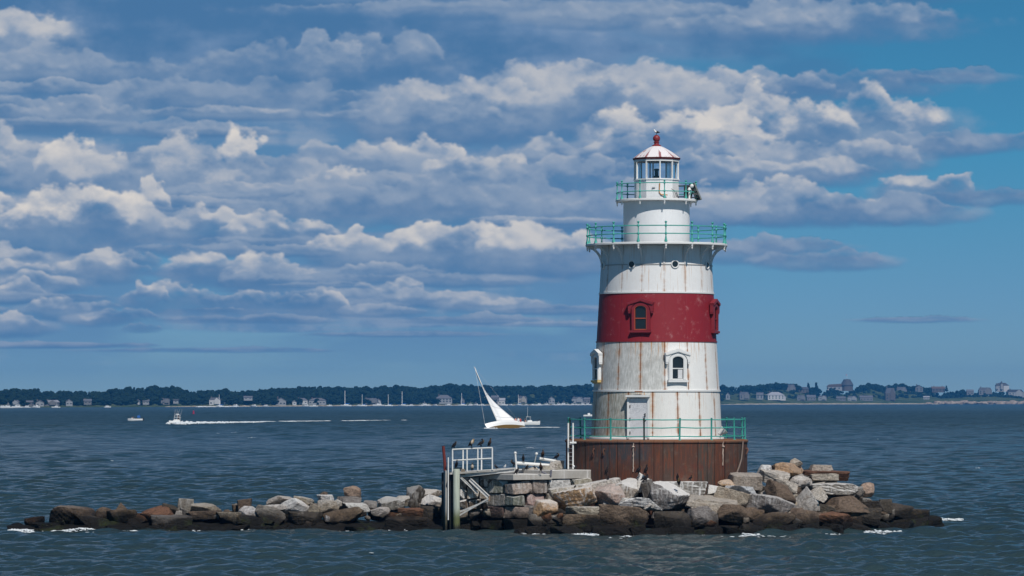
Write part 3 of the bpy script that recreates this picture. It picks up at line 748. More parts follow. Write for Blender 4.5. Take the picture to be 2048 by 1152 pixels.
lk = MB(); lk.box((.36, -.085, 1.18), (.05, .04, .19)); lk.tube([(.36, -.10, 1.2), (.36, -.15, 1.2), (.30, -.15, 1.2)], .016, 6); lk.build('lock', M['dark_iron'], door)
pl_ = MB(); pl_.prism([(.25, .92), (.42, .92), (.335, .80)], -.078, -.071); pl_.build('hasp', M['dark_iron'], door)
rp_ = MB(); rp_.box((0, -.01, 2.37), (.40, .05, .055)); rp_.build('rusty_plate', plain('rust_plate', (.27, .12, .06), .8), LH).matrix_basis = F
# watch room
wr = MB(); wr.lathe([(1.70, 14.57), (1.70, 16.2), (1.70, 16.77)], 72, cap=False); wr.build('watch_room', M['watch_white'], LH, 30)
# lantern: ten sides
A10 = [R(7 + 36 * k) for k in range(10)]
def deca(r, z): return [(r * math.sin(a), -r * math.cos(a), z) for a in A10]
lp = MB(); lp.loft([deca(1.15, 16.86), deca(1.15, 17.84), deca(1.19, 17.85), deca(1.19, 17.92), deca(.9, 17.925)], cap=False); lp.build('lantern_wall', M['watch_white'], LH)
mm = MB(); mm.box((0, 0, .46), (.062, .09, .94)); mmm = mm.mesh('mullion', M['white_trim'])
for a in A10: o = obj('mullion', mmm, (1.12 * math.sin(a), -1.12 * math.cos(a), 17.9), LH); o.rotation_euler = (0, 0, a)
for i in range(10):
    a0, a1 = A10[i], A10[(i + 1) % 10]; r = 1.10
    g = MB(); p0 = (r * math.sin(a0), -r * math.cos(a0)); p1 = (r * math.sin(a1), -r * math.cos(a1))
    g.add([(p0[0], p0[1], 17.93), (p1[0], p1[1], 17.93), (p1[0], p1[1], 18.80), (p0[0], p0[1], 18.80)], [(0, 1, 2, 3)]); g.build('lantern_pane', M['glass'], LH)
hd = MB(); hd.loft([deca(1.07, 18.80), deca(1.18, 18.80), deca(1.18, 18.90), deca(1.07, 18.90)], cap=False, closed=True); hd.build('lantern_head', M['white_trim'], LH)
rf = MB()
rf.loft([deca(1.235, 19.0), deca(1.05, 19.14), deca(.85, 19.28), deca(.62, 19.42), deca(.40, 19.54), deca(.235, 19.61)], cap=False); roof = rf.build('lantern_roof', M['roof'], LH, 12)
fa = MB(); fa.loft([deca(1.12, 18.895), deca(1.22, 18.905), deca(1.245, 18.998), deca(.2, 19.0)], cap=True); fa.build('fascia', plain('dark_red_fascia', (.09, .008, .010), .55), roof)
fi = MB(); fi.lathe([(.24, 19.60), (.25, 19.64), (.20, 19.67), (.13, 19.71), (.115, 19.78), (.15, 19.80), (.15, 19.83), (.11, 19.85)] + [(.185 * math.sin(t), 20.01 - .185 * math.cos(t)) for t in [.65 + (math.pi - .65) * i / 12 for i in range(12)]] + [(.012, 20.2), (.0, 20.25)], 24); fi.build('finial', M['red_trim'], roof, 40)
bc = MB(); bc.box((.0, 0, 18.0), (.30, .30, .18)); bc.lathe([(.10, 18.09), (.10, 18.36), (.13, 18.37), (.13, 18.44), (.09, 18.46)], 20); bc.build('beacon', plain('grey_beacon', (.03, .04, .05), .35), LH, 40)
ld_ = MB(); ld_.box((-.32, .3, 18.35), (.06, .06, .9)); ld_.build('lantern_post', M['dark_iron'], LH)
# things bolted on the lantern gallery
vt = MB(); vt.box((-.19, -1.105, 17.42), (.16, .03, .035)); vt.build('vent_slot', M['dark_iron'], LH)
pp = MB(); pp.tube([(.12, -1.17, 17.66), (.10, -1.16, 17.2), (.18, -1.17, 17.08), (.52, -1.09, 17.06)], .028, 6); pp.build('rusty_pipe', plain('orange_rusted_pipe', (.50, .25, .09), .8, var=.4), LH, 50)
cb = MB(); cb.tube([(.72, -.96, 17.38), (.88, -.84, 17.3), (1.0, -.75, 17.0), (1.15, -.7, 16.9)], .014, 5); cb.build('cable', M['black'], LH, 50)
F = Matrix.Translation((1.98, -.45, 17.26)) @ Matrix.Rotation(R(14), 4, 'Z') @ Matrix.Rotation(R(-24), 4, 'Y')
sp = MB(); sp.box((0, 0, 0), (.045, .80, .86), F); spn = sp.build('solar_panel', plain('dark_solar_cells', (.015, .018, .026), .25, var=.3, scale=20), LH)
sf = MB()
for a, b in (((0, -.41, 0), (.07, .04, .92)), ((0, .41, 0), (.07, .04, .92)), ((0, 0, .45), (.07, .86, .04)), ((0, 0, -.45), (.07, .86, .04))): sf.box(a, b, F)
sf.build('panel_frame', plain('grey_alloy', (.22, .23, .22), .45, .3), spn)
for ps, rd in (([(1.72, -.75, 16.86), (1.93, -.75, 17.62)], .025), ([(1.72, -.15, 16.86), (1.93, -.15, 17.62)], .025), ([(1.45, -.75, 17.5), (1.93, -.75, 17.6)], .022), ([(1.4, -.72, 16.95), (2.1, -.8, 16.95)], .03)):
    MB().tube(ps, rd, 6).build('panel_strut', M['dark_iron'], spn)
eq = MB(); eq.box((1.52, -.78, 17.22), (.30, .28, .70)); eq.box((1.26, -.72, 17.54), (.34, .06, .05)); eq.box((1.25, -.74, 16.98), (.36, .06, .05)); eq.build('battery_box', M['dark_iron'], LH)
fs = MB(); fs.lathe([(.05, 16.86), (.05, 17.3), (.10, 17.32), (.05, 17.45)], 12, M=Matrix.Translation((1.64, -1.0, 0))); fs.build('signal_stand', M['white_trim'], LH, 40)
fg = MB(); fg.lathe([(.0, -.11), (.08, -.08), (.11, 0), (.08, .08), (.0, .11)], 14, M=Matrix.Translation((1.76, -1.02, 17.52))); fg.build('signal_lamp', M['white_trim'], LH, 60)
# railing round the caisson deck: straight lengths from post to post
DP = [12.6 + 22.5 * k for k in range(16)]
cp = MB(); cp.lathe([(.045, 0), (.045, 1.08), (.06, 1.10), (.0, 1.13)], 8); cp.lathe([(.09, .0), (.09, .03), (.05, .035)], 8)
cpm = cp.mesh('deck_post', M['teal'], 40); cpd = cp.mesh('deck_post', plain('dark_deck_post', (.028, .045, .042), .6), 40)  # second copy of the post in a darker colour
for k, a in enumerate(DP):
    o = obj('deck_post', cpd if k in (15, 12) else cpm, (4.56 * math.sin(R(a)), -4.56 * math.cos(R(a)), 4.58), LH)
    o.rotation_euler = (R(random.uniform(-1.2, 1.2)), R(random.uniform(-1.2, 1.2)), 0)
for z in (5.62, 5.21, 4.78):
    gap = []
    pts = []
    for i in range(16):
        a = DP[i]; pts.append((4.56 * math.sin(R(a)), -4.56 * math.cos(R(a)), z + random.uniform(-.015, .015)))
        b = a + 11.25; rr_ = 4.56 * math.cos(R(11.25)); pts.append((rr_ * math.sin(R(b)), -rr_ * math.cos(R(b)), z - .022))
    MB().tube(pts, .027, 6, True).build('deck_rail', M['teal'], LH, 50)
# ladder up to the deck
ld = MB(); a0 = at(1136.5, 846, -2.6); a1 = at(1136.5, 938, -2.6); b0 = at(1146, 846, -2.9); b1 = at(1146, 938, -2.9)
for p0, p1 in ((a0, a1), (b0, b1)):
    ld.tube([p0, p1], .042, 8)
for i in range(9):
    f = .30 + .68 * i / 8; ld.tube([a0.lerp(a1, f), b0.lerp(b1, f)], .009, 5)
ld.build('ladder', M['white_metal'], LH, 40)
lb = MB(); lb.box(at(1146, 885, -2.95), (.34, .12, .09)); lb.build('ladder_bracket', M['white_metal'], LH)
# floodlight on the deck
FL = thing('floodlight', at(1443, 878, -2.7), 'small white floodlight on a stub post behind the caisson railing', 'floodlight')
q = MB(); q.tube([(0, 0, 0), (0, 0, .17)], .05, 8); q.tube([(-.1, 0, 0), (-.04, 0, .2)], .025, 6); q.build('stand', M['white_metal'], FL, 40)
q = MB(); q.lathe([(.0, -.2), (.11, -.17), (.15, -.02), (.25, .20), (.23, .205), (.10, .02)], 16, M=Matrix.Translation((0, 0, .36)) @ Matrix.Rotation(R(48), 4, 'Y')); q.build('lamp_head', M['white_metal'], FL, 40)
# ------------------------------------------------------------------ rocks
def rock_mesh(name, hx, hy, hz, kind='boulder', seed=0, sub=3, rough=.05):
    """angular stone: a ball cut by random planes, edges worn, skin roughened"""
    rs = np.random.RandomState(seed); v, f = ICO[sub]
    if kind == 'block':
        N = np.array([(1, 0, 0), (-1, 0, 0), (0, 1, 0), (0, -1, 0), (0, 0, 1), (0, 0, -1)], float) + rs.normal(0, .085, (6, 3)); h = np.ones(6) * .92
        for _ in range(3):
            q = rs.choice([-1, 1], 3) * rs.uniform(.6, 1, 3); N = np.vstack([N, q]); h = np.append(h, rs.uniform(1.22, 1.5))
        p = 36
    elif kind == 'slab':
        N = np.array([(0, 0, 1), (0, 0, -1)], float) + rs.normal(0, .08, (2, 3)); h = np.array([.9, .9])
        for k in range(7):
            a = 2 * math.pi * (k + rs.uniform(-.3, .3)) / 7; N = np.vstack([N, (math.cos(a), math.sin(a), rs.normal(0, .3))]); h = np.append(h, rs.uniform(.74, 1.0))
        p = 34
    elif kind == 'wedge':
        N = np.array([(0, 0, -1), (.55, .1, .85), (-.9, -.2, .35), (.9, -.1, -.25), (0, -1, .35), (0, 1, .3)], float) + rs.normal(0, .1, (6, 3)); h = rs.uniform(.62, .92, 6)
        p = 24
    elif kind == 'round':
        N = rs.normal(0, 1, (26, 3)); h = rs.uniform(.86, 1.0, 26); p = 14
    else:
        n = rs.randint(9, 14); N = rs.normal(0, 1, (n, 3)); N = np.vstack([N, rs.normal(0, .15, (2, 3)) + np.array([(0, 0, 1), (0, 0, -1)])]); h = rs.uniform(.62, .95, n + 2); p = 34
    N = N / np.linalg.norm(N, axis=1)[:, None]
    if kind in ('boulder', 'round'):            # the planes must close all round
        ext = np.array([(1, 0, 0), (-1, 0, 0), (0, 1, 0), (0, -1, 0), (0, 0, 1), (0, 0, -1)], float); N = np.vstack([N, ext]); h = np.append(h, np.full(6, 1.0))
    d = np.maximum(v @ N.T, 0) / h
    r = (d ** p).sum(1) ** (-1 / p)
    co = v * np.minimum(r, 1.9)[:, None]
    w = np.zeros(len(co))
    for a, fr in ((.45, 3.0), (.6, 6.5), (.7, 12.0), (.6, 22.0)):
        for _ in range(4):
            k = rs.normal(0, 1, 3) * fr; w += a * np.sin(co @ k + rs.uniform(0, 6.3)) * .25
    co = co * (1 + rough * w)[:, None]
    lo, hi = co.min(0), co.max(0)
    co = (co - (lo + hi) / 2) / ((hi - lo) / 2) * np.array([hx, hy, hz])
    me = np_mesh(name, co, f, M['stone']); me.set_sharp_from_angle(angle=R(26))
    return me
TONE = dict(dark=(.085, .072, .06), brown=(.20, .145, .105), tan=(.40, .34, .275), grey=(.30, .275, .255), pale=(.60, .545, .49), pink=(.44, .32, .26), rust=(.27, .115, .05),
            orange=(.54, .34, .19), white=(.66, .64, .62), blue=(.38, .41, .46), beige=(.46, .41, .335), redbrown=(.24, .12, .075))
ROCKN = [0]
def rock(px, py, w, h, Y, tone, kind, label, tilt=0.0, guano=.0, group=None, deep=None, yaw=None, name='boulder'):
    ROCKN[0] += 1; seed = ROCKN[0] * 17 + 3
    s = (Y + D0) / FPX
    hx, hz = w * s / 2 * 1.08, h * s / 2 * 1.1; hy = (deep * s / 2) if deep else max(.8 * hx, hz * .9)
    big = w > 26
    me = rock_mesh(name, hx, hy, hz, kind, seed, 4 if big else 3, .028 if kind == 'block' else .038)
    o = obj(name, me, at(px, py, Y))
    rr = random.Random(seed)
    o.rotation_euler = (R(rr.uniform(-6, 6)), R(tilt), R(rr.uniform(-10, 10) if yaw is None else yaw))
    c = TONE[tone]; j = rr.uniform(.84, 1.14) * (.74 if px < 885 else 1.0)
    o.color = (c[0] * j, c[1] * j, c[2] * j * rr.uniform(.94, 1.05), guano)
    tag(o, label, 'rock', group)
    return o
def front_y(px):
    """how far out the water's edge of the mound lies at column px"""
    return float(np.interp(px, [885, 1000, 1060, 1130, 1300, 1500, 1620, 1720, 1800, 1880], [-3.5, -6.2, -8.6, -10.2, -10.6, -9.8, -8.5, -5.5, -1.5, 5.0]))
def mound_y(px, py):
    wl = HORIZ + FPX * CAMZ / (front_y(px) + D0)
    return front_y(px) + np.clip((wl - py) / 100, 0, 1.3) * 5.4
ISL = 'stones heaped round the foot of the lighthouse'
K = [  # px, py, w, h, tone, kind, tilt, guano, name, label
 (1490, 962, 62, 29, 'tan', 'block', 3, .15, 'stone_block', 'tan squared block leaning on the right-hand foot of the rusty caisson'),
 (1524, 943, 38, 24, 'white', 'wedge', -14, .5, 'boulder', 'whitish wedge of rock just beside the caisson wall above the tan block'),
 (1547, 955, 60, 27, 'pale', 'slab', 14, .1, 'rock_slab', 'smooth pale pinkish slab below the yellow orange boulder'),
 (1577, 941, 64, 29, 'orange', 'boulder', 10, .1, 'boulder', 'yellow orange boulder at the top of the heap beside the caisson'),
 (1592, 928, 24, 19, 'tan', 'boulder', 20, .1, 'boulder', 'small tan stone perched on the yellow orange boulder, highest of the heap'),
 (1637, 937, 52, 20, 'tan', 'wedge', -14, .1, 'boulder', 'tilted grey tan wedge against the water at the top of the heap'),
 (1651, 951, 92, 19, 'redbrown', 'block', 2, .0, 'stone_beam', 'long reddish brown quarried beam under the tilted wedge'),
 (1646, 957, 56, 16, 'beige', 'block', 1, .0, 'stone_block', 'beige block with drill marks in front of the reddish beam'),
 (1569, 971, 50, 22, 'pale', 'slab', 12, .0, 'rock_slab', 'pale pinkish flat stone tipped over the big brown angular rock'),
 (1602, 964, 42, 22, 'pale', 'round', 4, .2, 'boulder', 'pale oval stone left of the beige block'.replace('left of', 'next to')),
 (1665, 980, 92, 30, 'grey', 'boulder', 4, .6, 'boulder', 'large grey rock with white streaks under the beige block'),
 (1733, 980, 28, 28, 'pink', 'round', 0, .0, 'boulder', 'round pink granite boulder at the seaward end of the heap'),
 (1714, 987, 24, 20, 'grey', 'boulder', 10, .1, 'boulder', 'small grey stone wedged against the round pink boulder'),
 (1561, 988, 64, 40, 'brown', 'boulder', 18, .0, 'boulder', 'big dark brown angular rock in the middle of the heap beside the caisson'),
 (1611, 1001, 50, 48, 'grey', 'wedge', 22, .35, 'boulder', 'steep grey rock with a streaked face next to the big brown one'),
 (1637, 988, 40, 28, 'pale', 'wedge', 30, .1, 'boulder', 'pale pointed stone hanging over the steep grey rock'),
 (1692, 1011, 82, 35, 'brown', 'boulder', -4, .0, 'boulder', 'broad brown rock with an orange top above the wet stones at the far end'),
 (1541, 1010, 94, 38, 'grey', 'boulder', 4, .45, 'boulder', 'large dark speckled boulder with a white crest right above the wet stones'),
 (1463, 996, 66, 30, 'tan', 'block', 16, .0, 'stone_block', 'tan squared stone tipped down towards the speckled boulder'),
 (1478, 981, 68, 17, 'blue', 'slab', 4, .6, 'rock_slab', 'bluish grey slab streaked white above the tipped tan stone'),
 (1453, 968, 34, 16, 'orange', 'round', 4, .3, 'boulder', 'small orange stone at the foot of the caisson by the grey hose'),
 (1425, 979, 30, 20, 'white', 'wedge', -10, .9, 'boulder', 'white fouled pointed stone beside the bluish slab'),
 (1425, 1008, 98, 24, 'tan', 'block', 8, .2, 'stone_beam', 'long tan beam of stone sloping below the white streaked block'),
 (1367, 978, 90, 32, 'grey', 'block', 3, 1.0, 'stone_block', 'long white streaked block in front of the middle of the caisson'),
 (1341, 994, 74, 54, 'grey', 'boulder', 6, .8, 'boulder', 'big flat faced grey boulder with a white edge under the perched birds'),
 (1297, 984, 28, 46, 'dark', 'block', -17, .15, 'boulder', 'dark upright slab of rock leaning beside the big flat faced boulder'),
 (1281, 966, 46, 38, 'white', 'wedge', -8, 1.0, 'boulder', 'white fouled rock against the caisson under the scupper pipe'),
 (1314, 957, 24, 14, 'white', 'slab', 0, 1.0, 'boulder', 'small white slab high on the heap against the caisson'),
 (1250, 980, 54, 46, 'tan', 'boulder', 12, .75, 'boulder', 'tan and white rock behind the pinkish brown one'),
 (1283, 1008, 78, 20, 'white', 'slab', 4, .95, 'rock_slab', 'flat slab white on top at the feet of the dark upright rock'),
 (1221, 992, 60, 44, 'pink', 'boulder', 4, .25, 'boulder', 'pinkish brown angular boulder below the end of the granite beams'),
 (1152, 997, 84, 42, 'orange', 'boulder', -10, .75, 'boulder', 'orange boulder with a white hump in front of the granite beams'),
 (1091, 1016, 48, 31, 'orange', 'boulder', -6, .7, 'boulder', 'grey and orange stone against the corner of the stone pier'),
 (1172, 1023, 80, 21, 'beige', 'slab', 0, .5, 'rock_slab', 'flat beige slab under the orange boulder'),
 (1250, 1031, 94, 44, 'brown', 'boulder', 3, .0, 'boulder', 'big brown boulder under the flat white topped slab'),
 (1168, 1042, 74, 26, 'brown', 'block', 0, .0, 'boulder', 'wet brown block below the flat beige slab'),
 (1404, 1034, 60, 40, 'grey', 'boulder', 0, .0, 'boulder', 'dark grey wet rock under the sloping tan beam'),
 (1345, 1043, 70, 38, 'dark', 'boulder', 0, .0, 'boulder', 'dark wet rock under the big flat faced grey boulder'),
 (1470, 1030, 66, 38, 'brown', 'boulder', 6, .0, 'boulder', 'brown wet rock between the sloping beam and the speckled boulder'),
 (1545, 1044, 80, 36, 'brown', 'boulder', -4, .0, 'boulder', 'yellowish brown wet rock right below the speckled boulder'),
 (1608, 1037, 64, 34, 'brown', 'slab', 10, .0, 'boulder', 'brown wet slab below the steep grey rock'),
 (1668, 1042, 72, 34, 'redbrown', 'boulder', 8, .0, 'boulder', 'reddish brown wet boulder below the broad orange topped rock'),
 (1727, 1032, 60, 36, 'dark', 'boulder', 4, .0, 'boulder', 'black boulder with a yellow edge at the outer end of the heap'),
 (1770, 1012, 26, 26, 'dark', 'block', -3, .0, 'boulder', 'small black upright stone standing on the outer end of the heap'),
 (1743, 1013, 50, 20, 'dark', 'slab', -4, .0, 'boulder', 'black flat stone beside the small upright one'),
 (1794, 1024, 54, 34, 'dark', 'boulder', 14, .0, 'boulder', 'black sloping boulder next to the small upright stone'),
 (1830, 1034, 58, 30, 'dark', 'block', 4, .0, 'boulder', 'black squared boulder near the outermost tip of the heap'),
 (1862, 1043, 34, 24, 'dark', 'boulder', 10, .0, 'boulder', 'outermost black stone washed by foam at the tip of the heap'),
]
for px, py, w_, h_, tone, kind, tilt, gu, nm, lab in K:
    rock(px, py, w_, h_, mound_y(px, py), tone, kind, lab, tilt, gu, None, None, None, nm)
# the wet stones at the water's edge and those that fill the heap behind
for i in range(40):
    px = 1046 + (1872 - 1046) * (i + random.uniform(-.35, .35)) / 39.0
    fy = front_y(px); wl = HORIZ + FPX * CAMZ / (fy + D0)
    rock(px, wl - 4 + random.uniform(-5, 3), random.uniform(36, 70), random.uniform(18, 30), fy + random.uniform(.2, 1.0), random.choice(['dark', 'brown', 'dark', 'grey']), random.choice(['boulder', 'boulder', 'slab']),
         'black weed covered boulder in the lowest row round the lighthouse heap', random.uniform(-12, 12), 0, 'wet boulders at the edge of the lighthouse heap')
for i in range(72):  # gap stones lean dark: shade between the boulders put into their colour
    px = random.uniform(1075, 1800) if i < 36 else random.uniform(1480, 1800); fy = front_y(px); t = random.uniform(.22, .95)
    top = float(np.interp(px, [1060, 1240, 1480, 1590, 1700, 1790], [1012, 975, 962, 948, 975, 1022])); wl = HORIZ + FPX * CAMZ / (fy + D0)
    py = wl + (top - wl) * t + 6
    rock(px, py, random.uniform(30, 62), random.uniform(20, 34), mound_y(px, py) + 1.5, random.choice(['tan', 'grey', 'brown', 'dark', 'dark', 'brown']), random.choice(['boulder', 'boulder', 'block', 'slab']),
         'part hidden stone lodged in the gaps of the lighthouse heap', random.uniform(-20, 20), .3 if t > .6 else 0, 'stones in the gaps of the lighthouse heap')
# the long breakwater
BW = [
 (35, 1056, 38, 20, 'dark', 'boulder', 0, 0, 'low black rock in the foam at the very end of the breakwater'),
 (70, 1045, 38, 26, 'rust', 'boulder', 4, 0, 'rust orange boulder near the far end of the breakwater'),
 (97, 1056, 64, 22, 'dark', 'boulder', 0, 0, 'flat black rock between the rust orange boulder and the foam'),
 (146, 1035, 88, 42, 'brown', 'boulder', 6, .25, 'large brown hump with a pale streaked top and green side on the breakwater'),
 (188, 1046, 66, 26, 'grey', 'boulder', 14, 0, 'dark grey rock sloping down from the large brown hump'),
 (209, 1028, 36, 26, 'brown', 'round', 0, 0, 'rounded brown stone behind the dark sloping rock on the breakwater'),
 (240, 1034, 68, 28, 'brown', 'boulder', -4, .15, 'brown rock with a pale crack along its top on the breakwater'),
 (243, 1017, 26, 20, 'brown', 'wedge', 10, 0, 'small brown pointed stone on top of the cracked brown rock'),
 (276, 1041, 44, 30, 'rust', 'boulder', 10, 0, 'dark stone with rusty stains next to the cracked brown rock'),
 (315, 1032, 62, 34, 'redbrown', 'round', -12, 0, 'smooth reddish brown boulder behind the grey squared block'),
 (370, 1013, 31, 28, 'grey', 'block', 2, .4, 'light grey cube shaped stone standing up on the breakwater'),
 (342, 1022, 40, 22, 'dark', 'boulder', 20, 0, 'dark stone leaning on the light grey cube shaped stone'),
 (344, 1044, 80, 29, 'grey', 'block', 0, 0, 'long squared grey block low on the front of the breakwater'),
 (413, 1018, 56, 22, 'tan', 'boulder', 6, .4, 'tan and grey cracked stone next to the light grey cube'),
 (410, 1030, 62, 16, 'brown', 'slab', -2, 0, 'thin brown slab under the tan cracked stone'),
 (456, 1037, 48, 28, 'tan', 'boulder', 6, .0, 'yellowish brown boulder with a green patch on the breakwater'),
 (500, 1046, 58, 28, 'dark', 'round', 10, 0, 'rounded dark boulder below the striped one on the breakwater'),
 (490, 1010, 28, 22, 'brown', 'block', -4, 0, 'small brown block on the skyline above the white striped stone'),
 (499, 1024, 44, 22, 'white', 'boulder', 4, .9, 'white streaked stone beneath the small brown block'),
 (540, 1032, 58, 36, 'grey', 'boulder', 12, .1, 'striped grey brown boulder in the middle of the breakwater'),
 (560, 1002, 50, 20, 'tan', 'boulder', 0, .3, 'tan peaked stone on the skyline behind the thin white edged slab'),
 (550, 1015, 66, 12, 'pale', 'slab', -4, .8, 'thin white edged slab jutting over the striped boulder'),
 (590, 1013, 56, 30, 'white', 'boulder', 2, .85, 'large whitish grey rock halfway along the breakwater'),
 (606, 1004, 40, 20, 'tan', 'boulder', 6, .3, 'tan rock behind the large whitish grey one'),
 (626, 1018, 30, 22, 'tan', 'wedge', 0, .3, 'small tan wedge between the whitish rock and the ridged one'),
 (655, 1013, 44, 26, 'tan', 'boulder', 8, .35, 'ridged tan rock under the white capped stone'),
 (651, 996, 36, 13, 'white', 'slab', 2, .95, 'flat white capped stone above the ridged tan rock'),
 (647, 990, 18, 12, 'brown', 'boulder', 0, 0, 'little brown stone on top of the white capped one'),
 (698, 1003, 46, 20, 'grey', 'boulder', 6, 0, 'dark grey stone under the upright pinkish boulder'),
 (705, 989, 32, 32, 'pink', 'boulder', 8, 0, 'upright pinkish orange boulder, highest on the long breakwater'),
 (677, 1009, 20, 16, 'pale', 'boulder', 25, .5, 'pale chip of stone between the ridged rock and the dark grey one'),
 (712, 1014, 56, 16, 'white', 'slab', 2, .9, 'white topped flat stone below the upright pinkish boulder'),
 (687, 1033, 76, 28, 'brown', 'boulder', -6, .15, 'broad brown rock with purple grey face low on the breakwater'),
 (610, 1039, 64, 30, 'dark', 'boulder', 0, 0, 'dark broad rock below the large whitish grey one'),
 (741, 1009, 26, 16, 'grey', 'boulder', 0, .1, 'small grey stone against the water in a dip of the breakwater'),
 (782, 1007, 52, 22, 'grey', 'boulder', 8, .55, 'grey and white rock with a dark hollow under it near the landing'),
 (761, 1023, 38, 17, 'pale', 'boulder', 0, .7, 'pale stone in front of the grey and white hollow rock'),
 (806, 1002, 44, 20, 'tan', 'boulder', 0, .4, 'pale tan stone beside the dark faced boulder'),
 (832, 997, 36, 48, 'dark', 'boulder', 0, .35, 'tall dark faced boulder with a pale cap near the landing'),
 (862, 987, 48, 16, 'tan', 'boulder', 2, .45, 'knobbly tan stones on the skyline next to the wooden landing'.replace('stones', 'stone')),
 (866, 1002, 44, 22, 'pale', 'boulder', 10, .65, 'pale streaked rock touching the landing piles'),
 (825, 1028, 54, 26, 'redbrown', 'boulder', 4, 0, 'reddish brown boulder below the tall dark faced one'),
 (783, 1034, 34, 18, 'rust', 'wedge', -14, 0, 'small orange brown wedge low on the breakwater near the landing'),
 (860, 1030, 46, 34, 'dark', 'boulder', 0, 0, 'dark rock below the pale streaked one by the landing piles'),
 (822, 1047, 90, 26, 'brown', 'boulder', 0, 0, 'wide dark brown rock at the waterline near the landing'),
]
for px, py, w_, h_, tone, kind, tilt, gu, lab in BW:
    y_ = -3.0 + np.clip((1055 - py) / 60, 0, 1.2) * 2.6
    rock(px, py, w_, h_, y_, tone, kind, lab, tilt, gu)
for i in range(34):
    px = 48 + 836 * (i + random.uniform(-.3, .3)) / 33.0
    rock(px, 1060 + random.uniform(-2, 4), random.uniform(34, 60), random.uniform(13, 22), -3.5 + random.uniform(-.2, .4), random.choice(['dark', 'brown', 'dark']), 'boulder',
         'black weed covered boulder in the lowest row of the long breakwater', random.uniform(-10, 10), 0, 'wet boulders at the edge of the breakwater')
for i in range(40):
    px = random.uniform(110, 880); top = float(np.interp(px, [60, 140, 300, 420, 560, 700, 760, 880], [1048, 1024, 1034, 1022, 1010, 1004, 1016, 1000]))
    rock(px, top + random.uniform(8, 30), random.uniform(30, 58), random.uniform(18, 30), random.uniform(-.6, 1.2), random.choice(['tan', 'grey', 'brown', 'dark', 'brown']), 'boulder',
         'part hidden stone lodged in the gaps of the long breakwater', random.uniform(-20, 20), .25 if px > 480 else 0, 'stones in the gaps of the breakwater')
for i in range(46):
    if i < 28:
        px = random.uniform(1090, 1800); fy = front_y(px); wl = HORIZ + FPX * CAMZ / (fy + D0); py = random.uniform(wl - 70 if px < 1700 else wl - 36, wl - 12); Y_ = mound_y(px, py) - .1
    else: px = random.uniform(120, 880); py = random.uniform(1020, 1052); Y_ = -3.0 + np.clip((1055 - py) / 60, 0, 1.2) * 2.6 - .2
    rock(px, py, random.uniform(11, 22), random.uniform(8, 15), Y_, random.choice(['tan', 'grey', 'brown', 'pale', 'rust', 'white']), random.choice(['wedge', 'boulder', 'slab']), 'small chip of stone jammed between the bigger boulders', random.uniform(-30, 30), .5, 'stone chips among the boulders', None, None, 'stone_chip')
# rubble core under it all
gx_ = np.linspace(-36, 18, 110); gy_ = np.linspace(-12, 12, 50)
GX, GY = np.meshgrid(gx_, gy_, indexing='ij')
e1 = 1 - ((GX - 3.6) / 11.4) ** 2 - ((GY + .5) / 10.4) ** 2
e2 = np.minimum(1 - ((GY + 1.6) / 2.8) ** 2, np.clip((GX + 33.0) / 3, -1, 1)) * .95
e2 = np.where(GX < -9, e2, -1)
e1 = 1 - ((GX - 2.2) / 10.6) ** 2 - ((GY - .8) / 9.6) ** 2
GZ = np.where(e1 > 0, np.minimum(e1 * 2.6, 1.7), e1 * 3) - .75
GZ = np.maximum(GZ, e2 * 1.3 - .75); GZ = np.maximum(GZ, -1.5) + rng.normal(0, .08, GX.shape)
n0_, n1_ = GX.shape; ii = np.arange(n0_ * n1_).reshape(n0_, n1_)
fc = np.stack([ii[:-1, :-1], ii[1:, :-1], ii[1:, 1:], ii[:-1, 1:]], -1).reshape(-1, 4)
o = obj('islet_ground', np_mesh('islet_ground', np.stack([GX, GY, GZ], -1).reshape(-1, 3), fc, M['stone'], False)); o.color = (.05, .045, .04, 0)
tag(o, 'dark rubble under the boulders of the heap and breakwater', 'ground', kind='structure')
# ------------------------------------------------------------------ stone pier, landing and what stands on them
PA = at(1027, 1040, -6.0)
PIER = thing('stone_pier', (PA.x, PA.y, 0), 'pier of squared granite courses under a concrete slab, its corner facing the water', 'pier')
EU = Vector((.81, .587, 0)); EV = Vector((-.587, .81, 0))
def pz(py, Y=-6.0): return CAMZ - (py - HORIZ) * (Y + D0) / FPX
BN = [0]
def granite(u0, u1, v0, v1, z0, z1, tone, guano, tilt=0.0):
    BN[0] += 1
    me = rock_mesh('granite_block', (u1 - u0) / 2, (v1 - v0) / 2, (z1 - z0) / 2, 'block', 900 + BN[0], 4, .018)
    o = obj('granite_block', me, (EU * ((u0 + u1) / 2) + EV * ((v0 + v1) / 2) + Vector((0, 0, (z0 + z1) / 2))), PIER)
    o.rotation_euler = (R(random.uniform(-1, 1)), R(tilt), math.atan2(EU.y, EU.x) + R(random.uniform(-1, 1)))
    c = TONE[tone]; o.color = (*[k * random.uniform(.9, 1.1) for k in c], guano)
z = [pz(p) for p in (961, 989, 1014, 1038, 1062, 1090)]
granite(-.02, 1.2, -.02, .85, z[1], z[0], 'tan', .5); granite(1.22, 2.16, -.0, .85, z[1], z[0], 'grey', .5); granite(-.02, .95, .86, 2.3, z[1], z[0], 'grey', .8)
granite(0, .86, 0, .8, z[2], z[1], 'grey', .4); granite(.95, 2.1, .05, .9, z[2], z[1], 'pink', .3); granite(0, .9, .82, 2.35, z[2], z[1], 'grey', .7)
granite(0, 1.35, 0, .9, z[3], z[2], 'pink', .1); granite(1.4, 2.6, .1, 1, z[3], z[2], 'brown', .1); granite(.0, .9, .92, 2.4, z[3], z[2], 'brown', .3)
